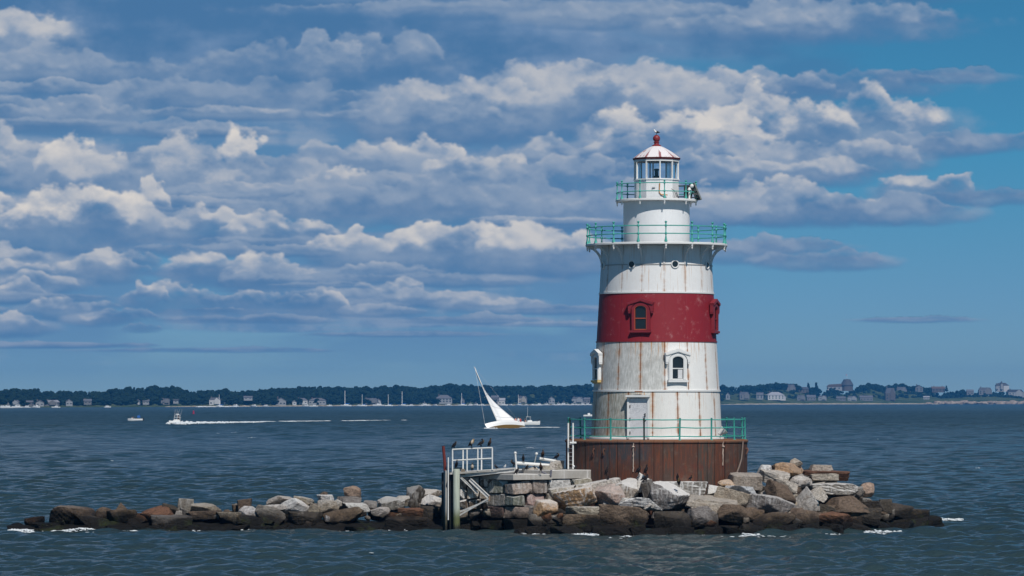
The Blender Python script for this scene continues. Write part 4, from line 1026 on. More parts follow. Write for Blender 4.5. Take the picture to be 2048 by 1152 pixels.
granite(0, 1.5, 0, 1.1, z[4], z[3], 'dark', 0); granite(1.5, 3, .1, 1.1, z[4], z[3], 'dark', 0); granite(0, 1.0, 1.1, 2.6, z[4], z[3], 'dark', 0)
for k in range(5):                                        # shaded older stones behind the braces
    zz0 = z[4] + k * .52
    cuts = [-10.15, -9.55 + random.uniform(-.15, .15), -8.95 + random.uniform(-.15, .15), -8.30]
    for q in range(3):
        BN[0] += 1; x0_, x1_ = cuts[q], cuts[q + 1]
        me = rock_mesh('granite_block', (x1_ - x0_) / 2 * 1.02, .55, .29, 'block' if random.random() < .6 else 'boulder', 950 + BN[0], 4, .03)
        o = obj('granite_block', me, (( x0_ + x1_) / 2 - PA.x, -3.75 - PA.y + random.uniform(-.08, .08), zz0 + .26), PIER)
        o.color = (*TONE['dark' if k < 1 else random.choice(['grey', 'tan', 'grey', 'brown'])], 1.0 if k > 0 else 0)
granite(2.2, 3.6, -.10, .9, z[1] + .10, z[0] + .02, 'grey', .9, -1.0); granite(3.62, 4.9, -.12, .9, z[1] + .16, z[0] + .06, 'tan', .8, -1.5); granite(2.12, 3.0, -.02, .9, z[2], z[1] + .06, 'brown', .4)
core = MB(); core.add([tuple(EU * u + EV * v + Vector((0, 0, zz))) for zz in (-1, z[0] - .02) for u, v in ((.3, .3), (5.2, .6), (5.2, 4.4), (.3, 4.6))], [(3, 2, 1, 0), (4, 5, 6, 7), (0, 1, 5, 4), (1, 2, 6, 5), (2, 3, 7, 6), (3, 0, 4, 7)])
co_ = core.build('rubble_core', M['stone'], PIER); co_.color = (.06, .055, .05, 0)
def slab_part(u0, u1, v0, v1, zb, zt, name='concrete_slab'):
    b = MB(); w = .02
    ring = lambda zz, e: [tuple(EU * u + EV * v + Vector((0, 0, zz))) for u, v in ((u0 - e, v0 - e), (u1 + e, v0 - e), (u1 + e, v1 + e), (u0 - e, v1 + e))]
    b.loft([ring(zb, 0), ring(zt - w, 0), ring(zt, -w)]); return b.build(name, M['concrete'], PIER)
slab_part(-.06, 2.35, -.06, 4.3, z[0] + .03, pz(949)); slab_part(2.36, 5.0, .02, 4.4, z[0] + .06, pz(941) - .02)
# two long granite beams that step down in front of the slab
for a, b_, th, tn, lab in ((at(1096, 988, -5.9), at(1172, 977, -5.3), .5, 'beige', 'tan granite beam with a cut end sloping up beside the stone pier'), (at(1160, 980, -5.5), at(1240, 965, -5.0), .55, 'pale', 'pale granite beam rising to the caisson foot past the stone pier')):
    d = b_ - a; L = d.length
    me = rock_mesh('granite_beam', L / 2, .42, th / 2, 'block', 700 + len(lab), 4, .012)
    o = obj('granite_beam', me, (a + b_) / 2); o.rotation_euler = (0, -math.asin(d.z / L), math.atan2(d.y, d.x)); o.color = (*TONE[tn], .55); tag(o, lab, 'stone beam')
# ------------------------------------------------------------------ the landing
LD = thing('landing_stage', at(913, 1060, -4.2) * 1.0, 'grey timber landing on piles with a white pipe railing at the pier end', 'landing')
LD.location.z = 0; LD.matrix_basis = Matrix.Translation(LD.location)
def stain_post(name, c, algae):
    m, t, b = new_mat(name)
    ge = t.n('ShaderNodeNewGeometry'); wz = t.sep(ge.outputs['Position'])[2]
    n = t.noise(t.n('ShaderNodeMapping', None, Vector=t.n('ShaderNodeTexCoord').outputs['Object'], Scale=(12, 12, 1.2)).outputs[0], 1.0, 5, .65)
    k = t.mix(t.step(.40, .7, n, 0, .5), c, tuple(q * .55 for q in c))
    k = t.mix(t.step(1.5, .9, t.m('MULTIPLY_ADD', n, .5, wz)), k, algae)
    k = t.mix(t.step(.75, .4, t.m('MULTIPLY_ADD', n, .5, wz)), k, (.012, .013, .010))
    t.set(b.inputs['Base Color'], k); b.inputs['Roughness'].default_value = .75; return m
m_lp = stain_post('weathered_pale_pile', (.40, .44, .37), (.10, .115, .045)); m_dp = stain_post('dark_tarred_pile', (.020, .022, .026), (.02, .022, .015)); m_wp = stain_post('white_streaked_pile', (.30, .30, .29), (.06, .06, .04))
def pile(px, t, b, w, Y, mat, lean=0):
    p0 = at(px, b, Y); p0.z = -1.0; p1 = at(px + lean, t, Y); r = w / 2 * (Y + D0) / FPX
    q = MB(); q.tube([p0, p0.lerp(p1, .5), p1 - Vector((0, 0, .03)), p1], [r * 1.04, r, r * .98, r * .85], 14); return q.build('pile', mat, LD, 50, True)
pile(913, 938, 1064, 13.5, -4.6, m_lp); pile(902.5, 944, 1062, 7, -4.2, m_dp); pile(908, 944, 1062, 8, -3.6, m_dp); pile(891, 941, 1060, 7, -3.9, m_wp); pile(886.5, 945, 1058, 7, -3.2, m_dp); pile(897, 946, 1060, 9, -3.0, m_dp); pile(930, 950, 1062, 12, -1.8, m_dp)
q = MB(); q.tube([at(896.5, 1040, -4.5), at(896.5, 915, -4.5)], .032, 8); q.build('guide_pipe', M['white_metal'], LD, 50, True)
q = MB(); q.tube([at(890.5, 944, -3.6), at(889.5, 925, -3.6), at(886.5, 892, -3.6)], [.085, .075, .07], 8); q.build('red_marker_post', plain('dull_red_post', (.14, .018, .014), .75, var=.45, scale=8), LD, 50, True)
def strut(p0, p1, w, h, name, mat=None):
    d = p1 - p0; L = d.length; F_ = Matrix.Translation((p0 + p1) / 2) @ d.to_track_quat('X', 'Z').to_matrix().to_4x4()
    b = MB(); b.box((0, 0, h / 2 - .012), (L, w, .024), F_); b.box((0, 0, -h / 2 + .012), (L, w, .024), F_); b.box((0, 0, 0), (L, .03, h - .05), F_)
    return b.build(name, mat or M['beam'], LD, None, True)
M['beam'] = plain('flaking_white_steel', (.56, .55, .53), .7, var=.35, scale=5)
strut(at(921, 951.5, -4.4), at(1030, 940, -5.4), .16, .17, 'deck_beam'); strut(at(921, 950, -2.6), at(1030, 939, -3.6), .16, .17, 'deck_beam')
dk = MB(); a, b_, c_, d_ = at(899, 945.5, -4.5), at(1032, 936.5, -5.4), at(1032, 936.5, -5.4) + Vector((0, 2.2, 0)), at(899, 945.5, -4.5) + Vector((0, 2.2, 0))
dk.loft([[tuple(p - Vector((0, 0, .09))) for p in (a, b_, c_, d_)], [tuple(p) for p in (a, b_, c_, d_)]]); dk.build('deck', M['concrete'], LD, None, True)
strut(at(940, 959, -4.6), at(977, 994, -4.9), .13, .16, 'brace'); strut(at(922, 955, -4.5), at(955, 986, -4.6), .09, .10, 'brace'); strut(at(977, 997, -4.9), at(918, 1031, -4.6), .07, .07, 'brace'); strut(at(976, 1001, -4.85), at(918, 1024, -4.55), .07, .07, 'brace')
q = MB(); q.box(at(978, 996, -4.65), (.12, .2, .28)); q.build('gusset', plain('rusty_gusset', (.24, .16, .11), .8), LD, None, True)
q = MB(); q.box(at(926, 944, -4.45), (.22, .25, .3)); q.build('cap_block', plain('old_timber', (.16, .13, .10), .85), LD, None, True)
# white pipe railing: two runs, each post by itself
RA = (905, 899, 944, -4.5); RB = (984.5, 895.5, 939, -5.1)
def rail_pt(px, f, back):
    t = (px - RA[0]) / (RB[0] - RA[0]); top = RA[1] + (RB[1] - RA[1]) * t; bot = RA[2] + (RB[2] - RA[2]) * t
    return at(px, bot + (top - bot) * f, RA[3] + (RB[3] - RA[3]) * t + (1.9 if back else 0))
for px, back in ((905, 0), (934, 0), (963, 1), (984.5, 0), (926, 1), (955.5, 0)):
    MB().tube([rail_pt(px, -.02, back), rail_pt(px, 1.0, back)], .037, 8).build('railing_post', M['white_metal'], LD, 50, True)
for f in (1.0, .51):
    MB().tube([rail_pt(905, f, 0), rail_pt(984.5, f, 0)], .037, 8).build('rail', M['white_metal'], LD, 50, True)
    MB().tube([rail_pt(924, f, 1), rail_pt(965, f, 1)], .037, 8).build('rail', M['white_metal'], LD, 50, True)
# loose steel on the slab
def bar(nm, p0, p1, r, lab, cat, ball=0.0, mat=None):
    q = MB(); o = Vector((p0.x, p0.y, p0.z)); root = thing(nm, o, lab, cat) if ball else None
    q.tube([p0, p1], r, 8)
    if ball:
        q.build('pole', mat or M['white_metal'], root, 50, True)
        MB().lathe([(.0, -ball), (ball * .7, -ball * .7), (ball, 0), (ball * .7, ball * .7), (.0, ball)], 12, M=Matrix.Translation(p1 - o)).build('knob', M['white_metal'], root, 60)
        return root
    me = q.mesh(nm, mat or M['white_metal'], 50, o); return tag(obj(nm, me, o), lab, cat)
bar('pole', at(1033.5, 944, -5.2), at(1030.5, 906, -5.2), .045, 'thin white pole with a ball top where the landing meets the slab', 'pole', .075)
bar('pole', at(1066, 940, -2.5), at(1073, 907.5, -2.5), .022, 'slim slanting rod with a white ball tip at the back of the slab', 'pole', .075, plain('grey_rod', (.40, .40, .38), .6))
bar('steel_beam', at(1032, 926, -3.2), at(1106, 931.5, -2.2), .085, 'long white steel beam lying along the back of the concrete slab', 'beam')
bar('steel_beam', at(1079, 917, -1.5), at(1113, 922.5, -1.2), .07, 'short white steel beam propped higher on the concrete rubble', 'beam')
for px, py, w_, h_, tn, lab, tl in ((1107, 932, 16, 14, 'pale', 'pale chunk of broken concrete at the end of the white steel beam', 12), (1116, 930, 14, 18, 'beige', 'upright leaning chunk of concrete beside the rusty ladder foot', -22), (1098, 936, 26, 9, 'beige', 'low flat piece of broken concrete under the white steel beam', 3), (1060, 938, 30, 6, 'beige', 'long sandy plank like stone lying on the slab among the birds', -4)):
    rock(px, py, w_, h_, -2.6, tn, 'block', lab, tl, .3, None, 14, None, 'concrete_chunk')
q = MB(); p = at(1124, 938, -2.4); q.lathe([(.0, 0), (.10, 0), (.10, .34), (.12, .36), (.12, .42), (.0, .43)], 14, M=Matrix.Translation(p)); tag(obj('bollard', q.mesh('bollard', M['dark_iron'], 40, p), p), 'dark iron bollard at the back of the slab near the ladder', 'bollard')
q = MB(); p = at(1101, 952, -4.7); q.tube([p + Vector((-.45, 0, .22)), p + Vector((-.1, -.03, .03)), p + Vector((.0, -.03, .0)), p + Vector((.04, -.02, .3))], [.05, .05, .06, .05], 8); tag(obj('mooring_hook', q.mesh('mooring_hook', plain('grey_hook', (.12, .12, .15), .6), 50, p), p), 'grey bent iron hook bolted to the face of the slab', 'hook')
# ------------------------------------------------------------------ birds
def bird_mesh(name, spine, mats, split=None, legs=.16, seed=0):
    """one continuous body lofted from tail to bill, with legs and webbed feet"""
    mb = MB(); rings = []; n = 10
    P_ = [Vector((x, 0, z)) for x, z, _, _ in spine]
    for i, (x, z, r, fl) in enumerate(spine):
        a = P_[max(0, i - 1)]; b = P_[min(len(P_) - 1, i + 1)]; t = (b - a).normalized(); nrm = Vector((-t.z, 0, t.x)); sd_ = Vector((0, 1, 0))
        rings.append([tuple(P_[i] + nrm * r * math.cos(2 * math.pi * j / n) + sd_ * r * fl * math.sin(2 * math.pi * j / n)) for j in range(n)])
    mb.loft(rings)
    for s in (-1, 1):
        mb.tube([(.0, .045 * s, legs + .07), (.0, .05 * s, legs * .5), (.01, .05 * s, .0)], [.03, .014, .014], 6)
        mb.add([(-.02, .03 * s, .008), (.10, .0 * s, .004), (.12, .06 * s, .004), (.08, .11 * s, .004), (-.02, .07 * s, .008), (.04, .055 * s, .03)], [(0, 1, 5), (1, 2, 5), (2, 3, 5), (3, 4, 5), (4, 0, 5)])
    return mb.mesh(name, mats, 60)
def bird_mat(name, back, breast, z0, z1, bill=None, bx=.135):
    m, t, b = new_mat(name)
    p_ = t.n('ShaderNodeTexCoord').outputs['Object']; x, y, z = t.sep(p_)
    n = t.noise(p_, 16, 4, .6)
    f = t.m('MULTIPLY', t.step(.0, .05, t.m('ADD', x, t.m('MULTIPLY_ADD', n, .06, -.03))), t.m('MULTIPLY', t.step(z0 - .05, z0 + .03, z), t.step(z1 + .04, z1 - .03, z)))
    c = t.mix(f, back, breast)
    if bill: c = t.mix(t.step(bx - .008, bx, x), c, bill)
    t.set(b.inputs['Base Color'], c); b.inputs['Roughness'].default_value = .6; b.inputs['Specular IOR Level'].default_value = .15
    return m
CM = dict(black=bird_mat('black_plumage', (.009, .008, .010), (.012, .011, .012), .2, .5, (.12, .08, .03)), brown=bird_mat('brown_breasted_plumage', (.011, .009, .009), (.05, .03, .02), .42, .74, (.2, .13, .05)),
          white=bird_mat('pale_breasted_plumage', (.013, .011, .010), (.50, .42, .33), .30, .62, (.3, .2, .08)))
UPR = [(-.20, .10, .012, 2.2), (-.14, .17, .035, 1.7), (-.09, .24, .075, 1.15), (-.03, .36, .108, 1.05), (.02, .48, .105, 1.05), (.05, .57, .075, 1.05), (.055, .63, .046, 1), (.045, .69, .036, 1), (.05, .74, .036, 1), (.075, .775, .042, .95), (.115, .775, .03, .9), (.15, .765, .013, .9), (.20, .755, .004, .9)]
HUN = [(-.24, .12, .012, 2.2), (-.17, .18, .04, 1.6), (-.10, .25, .085, 1.15), (-.02, .35, .118, 1.05), (.05, .45, .112, 1.05), (.09, .52, .082, 1.05), (.10, .565, .055, 1), (.095, .60, .045, 1), (.105, .625, .045, 1), (.13, .63, .04, .95), (.17, .615, .02, .9), (.22, .60, .005, .9)]
PRE = [(-.26, .18, .012, 2.2), (-.18, .23, .04, 1.6), (-.10, .29, .085, 1.15), (.0, .36, .112, 1.05), (.09, .43, .10, 1.05), (.14, .50, .07, 1.05), (.15, .57, .042, 1), (.12, .62, .034, 1), (.08, .63, .036, 1), (.05, .61, .04, .95), (.02, .58, .022, .9), (.0, .54, .006, .9)]
BM = {}
for nm, sp in (('upright', UPR), ('hunched', HUN), ('preening', PRE)):
    for c in CM: BM[nm, c] = bird_mesh('cormorant', sp, CM[c])
H0 = dict(upright=.80, hunched=.66, preening=.66)
def cormorant(px, py, hpx, Y, pose, c, rz, label, tilt=0):
    o = obj('cormorant', BM[pose, c], at(px, py, Y)); s = hpx * (Y + D0) / FPX / H0[pose] * 1.22
    o.scale = (s * 1.2, s * 1.25, s); o.rotation_euler = (0, R(tilt), R(rz)); return tag(o, label, 'cormorant', 'dark seabirds resting on the landing and the rocks')
for a in [
 (908.5, 898.5, 13, -4.5, 'hunched', 'black', 20, 'hunched black cormorant on the outer corner of the white pipe railing'),
 (943, 896, 15, -4.75, 'hunched', 'white', -25, 'cormorant with a pale breast perched on the top pipe of the railing'),
 (962, 896, 15, -3.0, 'preening', 'black', 30, 'black cormorant turning its bill on the top pipe beside the pale breasted one'),
 (979.5, 895.5, 16, -5.0, 'upright', 'brown', -40, 'brown breasted cormorant on the inner corner of the white pipe railing'),
 (913, 938, 15, -4.6, 'upright', 'black', -60, 'slim cormorant standing on top of the pale pile'),
 (944.5, 942.5, 14, -4.0, 'upright', 'white', -80, 'pale fronted cormorant on the landing deck under the railing'),
 (923, 943.5, 7, -3.6, 'hunched', 'black', 160, 'small dark bird squatting on the deck behind the pale pile'),
 (992.5, 939.5, 9, -4.4, 'preening', 'black', 170, 'black cormorant crouched on the deck past the railing'),
 (1027, 935, 13, -4.6, 'preening', 'black', 160, 'black cormorant bent over beside the ball topped white pole'),
 (1046.5, 925, 14, -3.05, 'upright', 'black', -90, 'black cormorant facing the water on the long white steel beam'),
 (1053.5, 940.5, 9.5, -5.0, 'hunched', 'black', 10, 'squat black cormorant in the middle of the concrete slab'),
 (1069.5, 939.5, 7, -4.4, 'preening', 'black', 140, 'low black bird resting on the slab next to the squat one'),
 (1033.5, 950, 12, -5.8, 'hunched', 'black', 24, 'black cormorant on the white fouled front corner of the slab'),
 (1081.5, 944, 16, -5.2, 'upright', 'brown', -100, 'cormorant with an orange brown neck at the edge of the slab'),
 (1085.5, 918, 16, -1.5, 'upright', 'brown', -70, 'brown chested cormorant on the short white steel beam'),
 (1113, 922, 13, -1.2, 'preening', 'black', -10, 'black cormorant at the far end of the short white steel beam'),
 (1213, 952, 15, -4.95, 'upright', 'black', 35, 'black cormorant right against the rusty caisson above the beams'),
 (1215.5, 970.5, 15, -5.4, 'upright', 'black', 60, 'black cormorant on top of the pinkish brown boulder'),
 (1277, 949, 14, -5.1, 'hunched', 'black', 15, 'black cormorant on the white fouled rock under the scupper pipe'),
 (1292, 950, 17, -5.2, 'upright', 'black', 25, 'tall cormorant with raised bill on the white fouled rock'),
 (1292.5, 964, 13, -6.2, 'hunched', 'black', 30, 'black cormorant sitting on the tip of the dark upright rock'),
 (1286.5, 964, 11, -6.0, 'preening', 'black', 10, 'smaller black cormorant stooped beside the one on the upright rock'),
 (1357.5, 973, 14, -7.0, 'hunched', 'black', -100, 'black cormorant on the white edge of the big flat faced boulder'),
 (1355, 962, 13, -5.9, 'upright', 'black', -80, 'black cormorant on the long white streaked block behind the flat faced boulder'),
 (1381, 962.5, 10, -5.7, 'preening', 'black', 20, 'black cormorant with drooping head on the long white streaked block'),
 (1150, 977, 6, -5.9, 'hunched', 'black', 0, 'tiny dark bird at the joint of the granite beams'),
]: cormorant(*a)
GM = bird_mat('gull_plumage', (.50, .51, .53), (.80, .80, .80), .10, .7, (.5, .35, .05), .235)
GUL = [(-.30, .22, .012, 2.0), (-.22, .225, .045, 1.4), (-.12, .235, .085, 1.1), (0, .25, .108, 1.05), (.10, .285, .095, 1.05), (.15, .34, .062, 1), (.165, .39, .05, 1), (.18, .425, .053, .95), (.215, .43, .04, .9), (.25, .42, .014, .8), (.30, .405, .004, .8)]
gm = bird_mesh('gull', GUL, GM, legs=.14)
gm2 = bird_mesh('gull', GUL, bird_mat('dark_backed_gull', (.03, .032, .036), (.80, .80, .80), .10, .7, (.5, .35, .05), .235), legs=.14)
for px, py, h_, Y, rz, lab in ((1313, 270, 11, 0.0, 185, 'gull standing on the red ball at the very top of the lighthouse'), (1009.5, 938, 9, -4.9, -60, 'white headed gull sitting on the deck between two dark birds'), (1149, 938.5, 10, -3.6, 200, 'white and dark gull resting on the slab at the foot of the ladder'), (1082, 930, 5, -2.5, -90, 'tiny pale gull behind the orange necked cormorant')):
    me = gm if py not in (270, 938.5) else gm2
    o = obj('gull', me, at(px, py, Y)); s = h_ * (Y + D0) / FPX / .46; o.scale = (s,) * 3; o.rotation_euler = (0, 0, R(rz)); tag(o, lab, 'gull')
# ------------------------------------------------------------------ boats
def hull_rings(L, B, fb, fs, dr, n=14, stern=.75, nose=1.7):
    """sections from stern (x = -L/2) to bow (x = L/2); fb, fs freeboard at bow and stern; returns rings"""
    rings = []
    for i in range(n):
        t = i / (n - 1); x = -L / 2 + L * t
        b = B / 2 * (stern + (1 - stern) * math.sin(min(1, t / .45) * math.pi / 2)) * (1 - max(0, (t - .5) / .5) ** nose) + .01
        sh = fs + (fb - fs) * t ** 1.6; k = -dr * (1 - t ** 4) * (.55 + .45 * math.sin(min(1, t / .5) * math.pi / 2)); xo = x + (.12 * L * max(0, t - .8) if t > .8 else 0)
        rings.append([(xo, -b, sh), (xo, -b * .97, sh * .45), (x, -b * .82, .0 - dr * .12), (x, -b * .42, k * .75), (x, 0, k), (x, b * .42, k * .75), (x, b * .82, .0 - dr * .12), (xo, b * .97, sh * .45), (xo, b, sh)])
    return rings
M['gelcoat'] = plain('white_gelcoat', (.80, .80, .78), .3, var=.04)
M['navy'] = plain('dark_blue_hull', (.02, .03, .055), .35)
M['ochre'] = plain('ochre_antifouling', (.30, .17, .03), .5, var=.2)
M['tint'] = plain('tinted_windscreen', (.02, .028, .035), .15)
M['sail'] = plain('white_sailcloth', (.86, .86, .85), .7, var=.03)
M['alloy'] = plain('pale_spar', (.66, .66, .64), .4)
M['blue_cover'] = plain('bright_blue_canvas', (.02, .12, .42), .7)
def hull_mesh(name, rings, mats, wl=.0):
    mb = MB(); n = len(rings[0])
    for i in range(len(rings) - 1):
        for j in range(n - 1):
            a, b, c, d = rings[i][j], rings[i + 1][j], rings[i + 1][j + 1], rings[i][j + 1]
            mb.cur = 1 if 2 <= j <= 5 and len(mats) > 1 else 0; mb.add([a, b, c, d], [(0, 3, 2, 1)])
    mb.cur = 0; mb.add(rings[0], [tuple(range(n))]); mb.add(rings[-1], [tuple(range(n - 1, -1, -1))])
    for i in range(len(rings) - 1):                       # deck a hand below the rail
        a, b = rings[i][0], rings[i + 1][0]; c, d = rings[i + 1][-1], rings[i][-1]
        mb.add([(p[0], p[1] * .93, p[2] - .06) for p in (a, b, c, d)], [(0, 1, 2, 3)])
    return mb.mesh(name, mats, 38)
def person(loc, parent_name, shirt, label, rz=0, h=1.0, sit=True):
    """seated figure: one skinned body, a shirt over the trunk"""
    me = bpy.data.meshes.new('person')
    if sit: J = [(0, 0, .45), (0, 0, .70), (0, 0, .95), (.02, 0, 1.06), (.03, 0, 1.22), (.02, .2, .92), (.14, .25, .68), (.34, .18, .66), (.02, -.2, .92), (.14, -.25, .68), (.34, -.18, .66), (.40, .11, .46), (.44, .12, .05), (.54, .13, .03), (.40, -.11, .46), (.44, -.12, .05), (.54, -.13, .03)]
    else: J = [(0, 0, .92), (0, 0, 1.15), (0, 0, 1.42), (.0, 0, 1.52), (.01, 0, 1.66), (0, .2, 1.38), (.05, .25, 1.1), (.2, .2, .98), (0, -.2, 1.38), (.05, -.25, 1.1), (.2, -.2, .98), (.02, .1, .5), (0, .11, .06), (.12, .12, .03), (.02, -.1, .5), (0, -.11, .06), (.12, -.12, .03)]
    E_ = [(0, 1), (1, 2), (2, 3), (3, 4), (2, 5), (5, 6), (6, 7), (2, 8), (8, 9), (9, 10), (0, 11), (11, 12), (12, 13), (0, 14), (14, 15), (15, 16)]
    Rr = [.15, .15, .15, .06, .115, .07, .05, .04, .07, .05, .04, .085, .06, .045, .085, .06, .045]
    me.from_pydata(J, E_, []); me.materials.append(M['skin'])
    o = obj('person', me, loc); o.modifiers.new('Skin', 'SKIN'); o.modifiers.new('Subsurf', 'SUBSURF').levels = 1
    for i, sv in enumerate(me.skin_vertices[0].data): sv.radius = (Rr[i], Rr[i]); sv.use_root = (i == 0)
    o.rotation_euler = (0, 0, R(rz)); o.scale = (h,) * 3
    b = MB(); z0 = .42 if sit else .88
    b.loft([[(.19 * k * math.cos(t), .24 * k * math.sin(t), z0 + dz) for t in [2 * math.pi * i / 12 for i in range(12)]] for k, dz in ((.95, 0), (.92, .25), (1.0, .45), (.75, .56), (.35, .60))])
    b.tube([(.02, .2, z0 + .5), (.14, .26, z0 + .26)], [.09, .075], 8); b.tube([(.02, -.2, z0 + .5), (.14, -.26, z0 + .26)], [.09, .075], 8)
    s_ = b.build('shirt', shirt, o, 60)
    hz = J[4][2]; q = MB(); q.lathe([(.0, -.02), (.125, .0), (.12, .06), (.06, .115), (0, .12)], 10, M=Matrix.Translation((J[4][0] - .015, 0, hz + .02))); q.build('hair', M['hair'], o, 60)
    return tag(o, label, 'person')
M['skin'] = plain('skin', (.45, .27, .19), .6); M['hair'] = plain('dark_hair', (.03, .02, .015), .7)
M['redshirt'] = plain('red_shirt', (.45, .06, .05), .8); M['whiteshirt'] = plain('white_shirt', (.75, .74, .73), .8); M['darkshirt'] = plain('dark_shirt', (.03, .035, .05), .8); M['pinkshirt'] = plain('faded_pink_shirt', (.62, .30, .26), .8)
# the sailing yacht, hard heeled
yy = dist_of(856.5) - D0
YA = thing('sailing_yacht', at(1011, 856.5, yy), 'white sailing yacht heeling hard under one white mainsail', 'yacht', None, R(180 + 38))
HE = Matrix.Rotation(R(36), 4, 'X')                       # heel to the far side
def hb(mb, name, mat, sm=40):
    me = mb.mesh(name, mat, sm); me.transform(HE @ Matrix.Translation((0, 0, .22))); o = obj(name, me, (0, 0, 0), YA); return o
rg = hull_rings(10.6, 3.2, 1.05, .95, .85, 16, .62, 2.0)
me = hull_mesh('hull', rg, [M['gelcoat'], M['ochre']]); me.transform(HE @ Matrix.Translation((0, 0, .22))); obj('hull', me, (0, 0, 0), YA)
q = MB(); q.loft([[(x, -w_, .85), (x, w_, .85), (x, w_ * .8, .85 + h_), (x, -w_ * .8, .85 + h_)] for x, w_, h_ in ((-1.6, .95, .42), (.2, 1.0, .45), (1.6, .8, .4), (2.9, .4, .12))]); hb(q, 'cabin', M['gelcoat'], 25)
q = MB(); q.loft([[(x, -w_ * .93 - .02, 1.0), (x, w_ * .93 + .02, 1.0), (x, w_ * .87 + .02, 1.16), (x, -w_ * .87 - .02, 1.16)] for x, w_ in ((-1.3, .96), (.2, 1.0), (1.5, .82))]); hb(q, 'cabin_window', M['tint'], 25)
HM = 17.4; mx_ = 1.5
q = MB(); q.tube([(mx_, 0, .9), (mx_ - .05, 0, HM * .5), (mx_ - .35, 0, HM)], [.15, .14, .09], 10); hb(q, 'mast', M['alloy'], 50)
# mainsail: luff up the mast, leech twisting off to leeward
def leech(t):
    ch = 5.3 * (1 - t) ** .95 + .32; a = R(2 + 74 * t ** 1.25); z_ = 2.0 + (HM - 2.3) * t; xm = mx_ - .05 - .3 * t * t
    return xm, z_, ch, a
rows_ = []
for i in range(25):
    t = i / 24; xm, z_, ch, a = leech(t); r_ = []
    for j in range(9):
        s = j / 8; bulge = .42 * math.sin(math.pi * s) * (1 - t) * (1 - .3 * s); dxx = -ch * s
        r_.append((xm - .12 + dxx * math.cos(a), -ch * s * math.sin(a) - bulge, z_))
    rows_.append(r_)
q = MB(); nn = 9
vs = [p for r_ in rows_ for p in r_]; q.add(vs, [(i * nn + j, i * nn + j + 1, (i + 1) * nn + j + 1, (i + 1) * nn + j) for i in range(24) for j in range(8)])
sl = hb(q, 'mainsail', M['sail'], 60); sl.modifiers.new('Solid', 'SOLIDIFY').thickness = .02
for tt in (.10, .30):                                       # stripe seams
    k_ = int(tt * 24); q = MB(); q.tube([(p[0], p[1] + .03, p[2]) for p in rows_[k_]], .028, 4); o = hb(q, 'batten_seam', plain('grey_seam', (.34, .35, .38), .7), 60); o.parent = sl
q = MB(); xm, z_, ch, a = leech(0); q.tube([(xm, 0, 1.85), (xm - 5.5 * math.cos(a), -5.5 * math.sin(a), 1.95)], .09, 8); hb(q, 'boom', M['black'], 50)
for nm, p0, p1 in (('forestay', (5.5, 0, 1.05), (mx_ - .32, 0, HM - .4)), ('backstay', (-5.2, 0, 1.0), (mx_ - .35, 0, HM)), ('shroud', (mx_, 1.4, 1.0), (mx_ - .1, .05, HM * .75))):
    q = MB(); q.tube([p0, p1], .010 if nm == 'backstay' else .024, 5); hb(q, nm, M['alloy'])
q = MB(); q.box((mx_ - .02, 0, 9.2), (.08, 1.7, .07)); q.box((mx_ - .35, 0, HM + .15), (.5, .04, .05)); hb(q, 'spreader', M['alloy'])
Wm = YA.matrix_basis @ HE
for x, y, sh, lab in ((-2.7, .9, M['pinkshirt'], 'crew member in a faded pink shirt seated in the yacht cockpit'), (-4.2, .8, M['redshirt'], 'crew member in a red shirt at the stern of the yacht'), (-3.5, 1.0, M['whiteshirt'], 'crew member in white sitting between two others on the yacht')):
    person(Wm @ Vector((x, y, .62)), 'crew', sh, lab, 218 - 90, 1.15)
def motorboat(name, loc, rz, L, B, label, hullmats, group=None, fb=1.1, fs=.75, cab=None, pitch=0):
    t = thing(name, loc, label, 'motorboat', group, rz); PM_ = Matrix.Rotation(R(-pitch), 4, 'Y')
    me = hull_mesh('hull', hull_rings(L, B, fb, fs, .35, 12, .86, 2.2), hullmats); me.transform(PM_); obj('hull', me, (0, 0, 0), t); return t, PM_
def fit(mb, name, mat, t, PM_, sm=35):
    me = mb.mesh(name, mat, sm); me.transform(PM_); return obj(name, me, (0, 0, 0), t)
# white launch behind the yacht
yb = dist_of(850.5) - D0
LA, PM_ = motorboat('motorboat', at(1058, 850.5, yb), R(8), 5.6, 2.1, 'white motorboat with a whip aerial half hidden behind the yacht', [M['gelcoat']], fb=1.15, fs=.8)
q = MB(); q.loft([[(-.6, -.75, .7), (1.0, -.7, .7), (1.0, .7, .7), (-.6, .75, .7)], [(-.4, -.7, 1.3), (.6, -.6, 1.35), (.6, .6, 1.35), (-.4, .7, 1.3)]]); fit(q, 'console', M['gelcoat'], LA, PM_, 25)
q = MB(); q.box((-.2, 0, 2.2), (1.3, 1.3, .07)); fit(q, 'hard_top', M['gelcoat'], LA, PM_)
for x, y in ((-.7, -.55), (-.7, .55), (.3, -.55), (.3, .55)): q = MB(); q.tube([(x, y, .8), (x, y, 2.2)], .03, 6); fit(q, 'top_pole', M['alloy'], LA, PM_)
q = MB(); q.tube([(-.4, 0, 2.2), (-.35, 0, 4.9)], .035, 5); fit(q, 'aerial', M['alloy'], LA, PM_)
q = MB(); q.box((-2.75, 0, .75), (.3, .45, .9)); fit(q, 'outboard', M['tint'], LA, PM_)
q = MB(); q.tube([(2.0, -.7, 1.1), (2.9, -.1, 1.5), (3.05, 0, 1.5), (2.9, .1, 1.5), (2.0, .7, 1.1)], .03, 5); fit(q, 'bow_rail', M['black'], LA, PM_)
person(at(1050.5, 843.5, yb) - Vector((0, 0, .35)), 'x', M['darkshirt'], 'person in dark clothes at the console of the boat behind the yacht', -80, 1.0)
